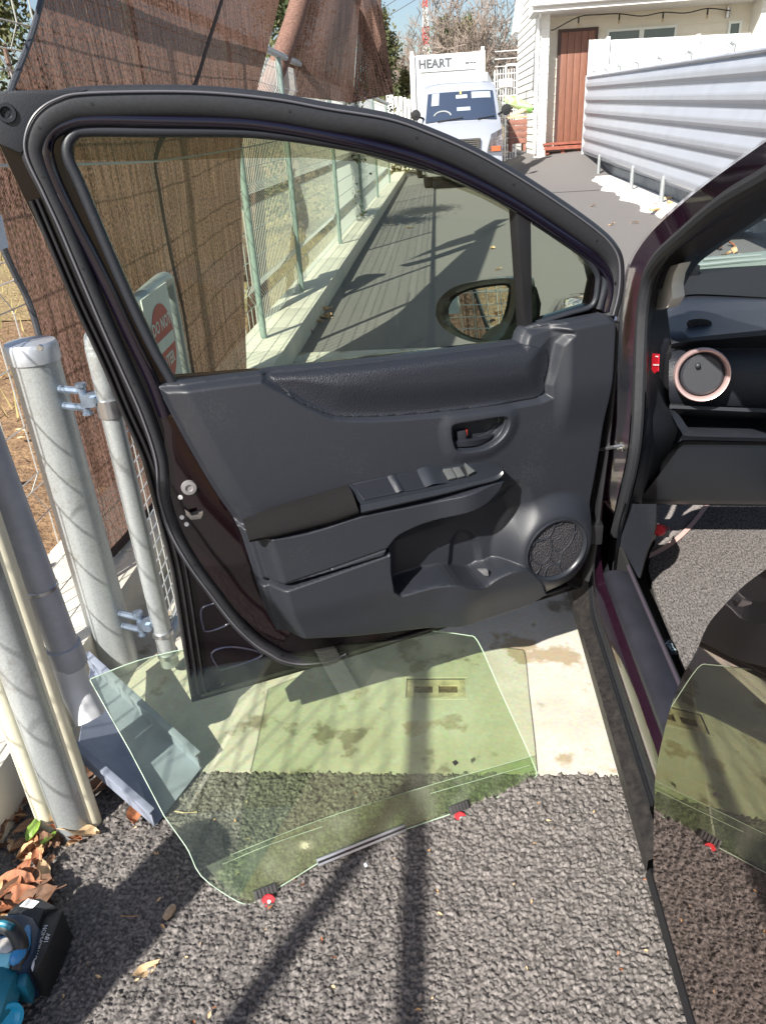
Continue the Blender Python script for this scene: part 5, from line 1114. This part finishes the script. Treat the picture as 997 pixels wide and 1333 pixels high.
# stamped metal ovals on lower shell
for c in (((262,800),(266,790),(290,785),(296,800),(298,812),(270,822),(264,812)),((276,850),(300,842),(336,848),(337,856),(290,872),(284,868))):
    MB().tube(cr([ud(u,v,.001) for u,v in c],4,True),.0022,6,closed=True).build('pressed_bead',mat('bead_paint',(.03,.03,.05),.15,.3,coat=1.),door,smooth=True)
MB().lathe(ud(287,887,.001),DN,[(0,.001),(.006,.002),(.008,.004),(.011,.003),(.012,0)],18).build('drain_plug',paintB,door,smooth=True)
px_ridge('bottom_seal',[(262,905),(330,886),(450,852),(600,806),(740,763)],.001,.008,.006,blk)
# ---- outside mirror
M0=ud(622,405,-.20); tgt=np.array([-1.15,1.85,.55]); a=(CAM-M0)/np.linalg.norm(CAM-M0); b=(tgt-M0)/np.linalg.norm(tgt-M0); mn=a+b; mn/=np.linalg.norm(mn)
mp_=lambda u,v,o=0:upl(u,v,M0+mn*o,mn)
rim=cr([(567,405),(572,389),(590,374),(620,366),(655,362),(669,365),(673,380),(668,410),(656,436),(640,447),(610,444),(585,433),(571,420)],3,True)
gl2=cr([(584,402),(592,388),(612,378),(640,373),(660,372),(661,382),(656,408),(644,434),(634,441),(612,438),(592,426),(585,413)],3,True)
rimw=[mp_(*p) for p in rim]; n=len(rimw); ctr=sum(rimw)/n
glw=[mp_(*p,-.004) for p in resamp(gl2+[gl2[0]],n+1)[:-1]]
fr_=[(ctr+(p-ctr)*s-mn*o) for s,o,p in []]
rows=[[p+(ctr-p)*0.0-mn*.012 for p in [mp_(*q,-.008) for q in resamp(gl2+[gl2[0]],n+1)[:-1]]],[p*.35+g_*.65 for p,g_ in zip(rimw,glw)],rimw,[ctr+(p-ctr)*1.0-mn*.02 for p in rimw],[ctr+(p-ctr)*.92-mn*.06 for p in rimw],[ctr+(p-ctr)*.6-mn*.10 for p in rimw],[ctr+(p-ctr)*.1-mn*.115 for p in rimw]]
mh=MB().loft(rows,True).build('mirror_housing',mat('mirror_dark_plastic',(.012,.014,.014),.35,coat=.5),door,smooth=True,ang=60)
MB().prism(glw,-mn*.002).build('mirror_glass',mat('mirror_face',(.80,.88,.88),.01,1.),mh)
arm=[(655,436),(668,405),(673,370),(700,372),(706,395),(703,425),(694,446),(640,450)]
MB().prism([ud(u,v,-.11) for u,v in arm],-DN*.07).build('mirror_arm',MATS['mirror_dark_plastic'],door,bevel=.01)
px=MB().box(ud(690,445,-.07),(.03,.08,.04)).build('mirror_foot',MATS['mirror_dark_plastic'],door)
# ================================================================== LOOSE THINGS
# loose window glass leaning against the door bottom
A=uz(325,1177,.004); Bq=uz(695,1012,.004); Cq=CAM+ray(620,834)/np.linalg.norm(ray(620,834))*1.0
rC=ray(620,834); tC=(.25-H)/rC[2]; Cq=CAM+rC*tC
ln=np.cross(Bq-A,Cq-A); ln/=np.linalg.norm(ln); ln=ln if np.dot(ln,CAM-A)>0 else -ln
lg=lambda u,v,o=0.:upl(u,v,A+ln*o,ln)
oc=cr([(118,884),(180,860),(250,843),(330,829),(420,821),(500,818),(570,822),(608,827)],4)[:-1]+cr([(608,827),(622,835),(650,897),(680,962),(698,1004)],4)[:-1]+cr([(698,1004),(697,1011),(680,1022),(655,1034),(640,1041)],3)[:-1]+[(640,1041),(527,1080),(520,1083),(415,1123),(375,1148)]+cr([(350,1163),(325,1177),(300,1168),(262,1140),(246,1108),(234,1090),(214,1062)],3)+[(170,978),(118,886)]
lm=glass('pale_green_loose_glass',(.855,.91,.80),1.,dirt=.04,ds=7)
loose=empty('loose_window_glass',(A+Bq)/2,'removed pale green car window leaning at an angle on the asphalt below the open door','window glass')
# slight cylinder bow: displace along normal
cen=lg(420,980)
def bow(p): d=(p-cen); ud_=(Bq-A)/np.linalg.norm(Bq-A); w=np.cross(ln,ud_); return 0.
MB().prism([lg(u,v) for u,v in oc],-ln*.0035).build('pane',lm,loose)
edgem=mat('ground_glass_edge',(.50,.62,.52),.25)
MB().tube([lg(u,v,-.0017) for u,v in oc],.0012,5,closed=True).build('ground_edge',edgem,loose)
lb=glass('thick_green_glass_band',(.87,.93,.80),1.,dirt=.10,ds=18)
band=[(268,1128),(300,1113),(420,1066),(560,1022),(690,985),(696,1006),(655,1031),(527,1077),(415,1120),(350,1160),(325,1172),(300,1163)]
MB().prism([lg(u,v,.0012) for u,v in band],ln*.0008).build('dusty_band',lb,loose)
for c in(((300,1113),(420,1066),(560,1022),(690,985)),((290,1125),(350,1100),(420,1076)),((560,1033),(690,996))): MB().tube(cr([lg(u,v,.002) for u,v in c],4),.0008,4).build('score_line',mat('dusty_line',(.25,.33,.22),.7),loose)
al=mat('anodised_rail',(.42,.44,.48),.35,.8); L1=lg(413,1123,.004);L2=lg(527,1077,.004); dr_=(L2-L1)/np.linalg.norm(L2-L1); up_=np.cross(ln,dr_)
rail=MB().box((L1+L2)/2,(np.linalg.norm(L2-L1),.014,.008),0,[dr_,up_,ln]).build('lower_rail',al,loose,bevel=.001)
MB().box((L1+L2)/2+ln*.0045,(np.linalg.norm(L2-L1)*.99,.004,.002),0,[dr_,up_,ln]).build('rail_groove',blk,rail)
redp=mat('red_nylon',(.62,.03,.04),.3)
for u,v,ru,rv in((346,1160,350,1173),(597,1051,599,1065)):
    c=lg(u,v,.003); cl=MB().box(c,(.045,.017,.010),0,[dr_,up_,ln]).build('clip',mat('black_clip',(.04,.04,.042),.5),loose,bevel=.0015)
    for k in range(6): MB().box(c+dr_*(-.018+.0072*k)+ln*.006,(.002,.015,.003),0,[dr_,up_,ln]).build('clip_rib',MATS['black_clip'],cl)
    rc=lg(ru,rv,.009); rl_=MB().lathe(rc,ln,[(0,.005),(.0115,.005),(.013,.003),(.013,-.004),(0,-.004)],20).build('clip_button',redp,cl,smooth=True,ang=40)
    MB().lathe(rc,ln,[(0,.0065),(.0032,.0065),(.0037,.0045)],12).build('button_centre',white,loose)
MB().prism([lg(u,v,.0008) for u,v in((588,992),(593,989),(597,993),(592,997))],ln*.0008).build('black_mark',blk,loose)
# ---------------- blue grinder/driver with battery
yt_=0
tb=mat('teal_tool_plastic',(.015,.16,.24),.35,var=.1,vs=30); tbk=mat('black_tool_rubber',(.018,.02,.022),.5,bump=.4,bs=700,bd=.0004); 
def tz_(u,v,z): return uz(u,v,z)
drill=empty('cordless_tool',uz(10,1270,0),'teal and black cordless power tool with slide-on battery at bottom left corner','power tool')
batt_top=[(28,1171),(56,1168),(82,1180),(82,1190),(60,1258),(38,1262),(-2,1255),(-10,1200),(0,1186)]
bt=[tz_(u,v,.085) for u,v in((57,1183),(83,1184),(67,1225),(49,1262),(34,1262),(45,1228))]
MB().prism(bt,(0,0,-.078)).build('battery',tbk,drill,bevel=.005)
b2_=[tz_(u,v,.095) for u,v in((30,1170),(52,1168),(74,1178),(58,1184),(50,1205),(36,1196),(20,1186),(8,1188))]
MB().prism(b2_,(0,0,-.080)).build('battery_foot',tbk,drill,bevel=.006)
MB().prism([tz_(u,v,.096) for u,v in((37,1170),(52,1174),(43,1183),(26,1180))],(0,0,.0012)).build('white_sticker',white,drill)
body=[tz_(u,v,.10) for u,v in((-25,1196),(8,1190),(28,1187),(44,1193),(52,1207),(46,1235),(34,1258),(22,1262),(-20,1262))]
MB().prism(body,(0,0,-.09)).build('handle_base',mat('dark_blue_grip',(.012,.03,.07),.4),drill,bevel=.009)
MB().tube(cr([tz_(-20,1216,.125),tz_(-2,1204,.13),tz_(14,1208,.128),tz_(25,1222,.12),tz_(28,1238,.105),tz_(22,1262,.09)],5),.013,12).build('grip_arc',tbk,drill,smooth=True)
MB().tube(cr([tz_(-12,1206,.14),tz_(4,1202,.142),tz_(17,1207,.14)],5),.006,10).build('teal_inlay',tb,drill,smooth=True)
MB().tube(cr([tz_(37,1206,.108),tz_(33,1222,.108),tz_(27,1240,.106),tz_(16,1256,.10)],5),[.004,.006,.007,.008,.009,.010,.011,.012,.012,.012,.012,.012,.012,.012,.010,.008],12).build('blue_panel',mat('bright_blue_plastic',(.03,.22,.50),.25),drill,smooth=True)
MB().prism([tz_(u,v,.112) for u,v in((-12,1228),(6,1220),(20,1218),(17,1236),(8,1241),(-12,1238))],(0,0,-.02)).build('silver_plate',mat('silver_plate',(.6,.58,.56),.35,.3),drill,bevel=.003)
MB().prism([tz_(u,v,.111) for u,v in((-12,1240),(8,1241),(18,1238),(10,1256),(-12,1258))],(0,0,-.02)).build('pale_blue_panel',mat('pale_cyan_plastic',(.25,.65,.8),.3),drill,bevel=.003)
hd=cr([tz_(-45,1266,.075),tz_(-10,1276,.080),tz_(6,1300,.078),tz_(2,1340,.07)],4)
MB().tube([tz_(-60,1290,.06),tz_(-25,1295,.062),tz_(0,1300,.06),tz_(12,1302,.056),tz_(24,1303,.05)],[.055,.057,.053,.045,.02],24).build('motor_housing',tb,drill,smooth=True)
MB().prism([tz_(u,v,.085) for u,v in((22,1261),(37,1266),(34,1285),(14,1282))],(0,0,-.05)).build('vent_shoulder',tb,drill,bevel=.005)
MB().lathe(tz_(10,1326,.06),(.75,-.45,.35),[(.0,.0),(.012,.0),(.018,.006),(.024,.006),(.026,-.01)],24).build('nose_ring',mat('cyan_ring',(.02,.35,.62),.25),drill,smooth=True)
wl_=mat('battery_lettering_white',(.7,.72,.74),.5)
p0=tz_(56,1226,.0865); xa=(tz_(70,1196,.0865)-tz_(54,1242,.0865)); xa[2]=0; xa/=np.linalg.norm(xa); ya=np.cross(Z3,xa)
text_obj('lettering','LITHIUM-ION',.0105,wl_,drill,p0+ya*.004,xa,ya,.0004); text_obj('lettering','18V',.011,wl_,drill,p0-ya*.006+xa*.006,xa,ya,.0004)
MB().prism([p0-xa*.045+ya*.004,p0-xa*.022+ya*.006,p0-xa*.040+ya*.0,p0-xa*.052-ya*.001],(0,0,.0006)).build('battery_stripe',wl_,drill)
# ---------------- flare
fl=ux(857,690,.52); ax=np.array([-.45,-.75,.45]); ax/=np.linalg.norm(ax)
flare=empty('emergency_flare',fl,'red emergency flare clipped in the passenger footwell','flare')
MB().lathe(fl,ax,[(0,.008),(.010,.008),(.0135,.005),(.0145,0),(.0145,-.06),(0,-.06)],20).build('cap',redp,flare,smooth=True,ang=40)
MB().box(fl-ax*.03,(.03,.04,.02)).build('holder',mat('grey_holder',(.12,.11,.11),.5),flare,bevel=.003)
# ---------------- leaves, pebbles
lc=[mat('leaf_rust',(.34,.13,.06),.7,var=.3,vs=60),mat('leaf_tan',(.52,.33,.17),.7,var=.25,vs=60),mat('leaf_dark',(.16,.085,.05),.75,var=.3,vs=60),mat('leaf_straw',(.60,.42,.24),.7,var=.2,vs=60)]; lgreen=mat('leaf_green',(.16,.26,.04),.5,var=.3,vs=60)
def leafmesh(seed,m,L_=.05,W_=.026,curl=.5):
    rg=np.random.default_rng(seed); rows=[]; n=7
    for i in range(n):
        t=i/(n-1); w=W_*math.sin(math.pi*(t*.92+.04))**.8*(.9+.2*rg.random()); r=[]
        for k in range(5):
            s=(k-2)/2; r.append(np.array([(t-.5)*L_+.002*rg.normal(),s*w/2,curl*(.010*abs(s)**1.5+.012*math.sin(t*3+seed))+.0012*rg.normal()]))
        rows.append(r)
    mb=MB().loft(rows); mb.tube([rows[0][2],rows[0][2]+np.array([-.012,.002,.002])],.0006,4); return mb
protos={}
LW={0:'rust red',1:'tan',2:'dark brown',3:'pale straw',9:'green'}
def leaf(p,seed,mi,scale,label,group=None,tilt=.5,name='fallen_leaf'):
    if group:
        for w in('dry brown ','dry ','small dry ','orange dry ','tiny dry '):
            if label.startswith(w): label=(w.replace('dry','').replace('brown','').replace('orange','').strip()+' '+LW[mi]+' '+label[len(w):]).strip(); break
        group=group+', '+LW[mi]
    key=(seed%6,mi)
    m=lgreen if mi==9 else lc[mi]
    if key not in protos: o=leafmesh(seed%6,m).build(name,m,None,smooth=True); protos[key]=o.data
    else: o=bpy.data.objects.new(name,protos[key]); COL.objects.link(o)
    o.location=tuple(p); rg=random.Random(seed*7+3); o.rotation_euler=(rg.uniform(-tilt,tilt),rg.uniform(-tilt,tilt),rg.uniform(0,6.28)); o.scale=(scale,)*3; tag(o,label,'leaf',group); return o
sd=100
for i in range(95):
    u=rng.uniform(-10,125) ; v=rng.uniform(1045,1182)
    if u>60 and v>1120: continue
    if u+ (v-1045)*.3>118: continue
    p=uz(u,v,.012+.03*rng.random()*(1-u/160)); leaf(p,sd+i,int(rng.choice([0,1,2,2,0,3])),rng.uniform(.6,1.05),'dry brown leaf in the pile at the foot of the lower left steel post','dry leaves piled by the lower left post',.7)
for i in range(14):
    u=rng.uniform(-6,45); v=rng.uniform(1150,1180); leaf(uz(u,v,.03),sd+200+i,int(rng.choice([2,2,0])),1.7,'dry brown leaf in the pile at the foot of the lower left steel post','dry leaves piled by the lower left post',.4)
for u,v in((45,1080),(64,1092)): leaf(uz(u,v,.035),sd+u,9,.95,'green fallen leaf on the brown leaf pile, %s'%('left of the other green one' if u==45 else 'nearer the steel post'),None,.4)
leaf(uz(176,1062,.02),305,0,1.25,'rust red leaf under the lower end of the gutter piece',None,.6)
leaf(uz(135,1025,.012),306,2,1.6,'large dark dry leaf beside the cream pipe under the gutter piece')
leaf(uz(118,1000,.012),307,2,1.5,'dark dry leaf tucked behind the cream pipe'); leaf(uz(107,1082,.03),308,3,1.4,'pale tan leaf curled at the foot of the right cream pipe')
leaf(uz(190,1262,.010),309,3,.9,'small curled tan leaf alone on the near asphalt',None,.3)
leaf(uz(418,411,.02),310,3,2.6,'clump-like tan leaf by the kerb seen through the window',None,.3)
for k,(u,v) in enumerate(((412,418),(427,409),(405,423),(420,404),(398,430))): leaf(uz(u,v,.02),320+k,int([3,1,3,1,0][k]),2.4,'dry leaf in the small heap by the kerb seen through the window','leaves heaped by the kerb',.8)
for k,(u,v) in enumerate(((470,313),(475,308),(463,321),(455,338),(448,345),(480,292),(492,277))): leaf(uz(u,v,.02),340+k,int([3,1,3,1,0,3,1][k]),2.4,'dry leaf lying in the gutter line along the far kerb','leaves along the far kerb',.4)
leaf(uz(533,296,.01),350,3,2.2,'small tan leaf on the middle of the lane seen through the window',None,.2); leaf(uz(641,322,.01),351,3,2.4,'tan leaf on the lane above the mirror seen through the window',None,.2); leaf(uz(648,350,.01),352,3,1.6,'tiny pale leaf just above the mirror on the lane',None,.2)
for k,(u,v) in enumerate(((866,262),(872,268),(858,268),(880,270),(851,273))): leaf(uz(u,v,.06),360+k,int([3,1,0,3,1][k]),4.,'orange dry leaf heaped against the corrugated fence footing','leaves by the fence footing',.5)
for k,(u,v) in enumerate(((795,292),(772,268),(720,262),(826,290))): leaf(uz(u,v,.01),370+k,1,2.,'small dry leaf scattered on the open lane beyond the door','leaves scattered beyond the door',.3)
for k,(u,v) in enumerate(((935,322),(945,330),(955,326),(968,334),(925,314),(950,318),(962,340))): leaf(uz(u,v,.02),380+k,int([2,1,3,1,2,0,3][k]),2.6,'dry leaf at the block wall foot seen through the windscreen','leaves seen through the windscreen',.5)
for i in range(60):
    x=-1.35-1.6*rng.random()**1.6; y=1.4+3*rng.random(); leaf((x,y,.08),500+i,int(rng.choice([0,1,3])),rng.uniform(.9,1.5),'dry leaf lying on the soil behind the fence','leaves on the soil behind the fence',.5)
for i in range(26): leaf((-1.24+.25*rng.random()*.9,1.7+2*rng.random(),.16),600+i,int(rng.choice([0,1,3])),rng.uniform(.7,1.2),'dry leaf on the kerb top by the gate posts','leaves on the kerb',.5) if i<9 else None
for i in range(70):
    u=rng.uniform(60,840); v=rng.uniform(1030,1333)
    if rng.random()<.8: 
        p=uz(u,v,.009); protos_=None; leaf(p,700+i,int(rng.choice([0,1,3,3])),rng.uniform(.10,.22),'tiny dry leaf fragment caught between the asphalt stones','leaf fragments on the asphalt',.6,name='leaf_fragment')
m=MB().lathe(uz(221,1187,.012),(.35,.9,.0),[(0,-.016),(.006,-.014),(.008,-.005),(.0075,.008),(.005,.014),(0,.016)],10); tag(m.build('pebble',mat('tan_stone',(.42,.32,.22),.85,var=.3,vs=90,bump=.4,bs=200),None,smooth=True),'beige elongated pebble on the asphalt below the loose glass','pebble')
tag(MB().tube([uz(228,1056,.012),uz(240,1058,.015),uz(257,1057,.012)],.0012,5).build('twig',mat('straw_twig',(.6,.48,.28),.8),None),'straw coloured twig at the left edge of the loose glass','twig')
tag(MB().tube([uz(157,1192,.009),uz(168,1193,.011),uz(180,1192,.009)],.001,5).build('twig',mat('brown_twig',(.35,.2,.1),.8),None),'thin brown twig on the asphalt right of the power tool','twig')
tag(MB().box(uz(476,1126,.009),(.006,.008,.004),.5).build('paper_scrap',mat('scrap_white',(.7,.75,.8),.4),None,bevel=.001),'tiny white scrap on the asphalt under the loose glass rail','scrap')
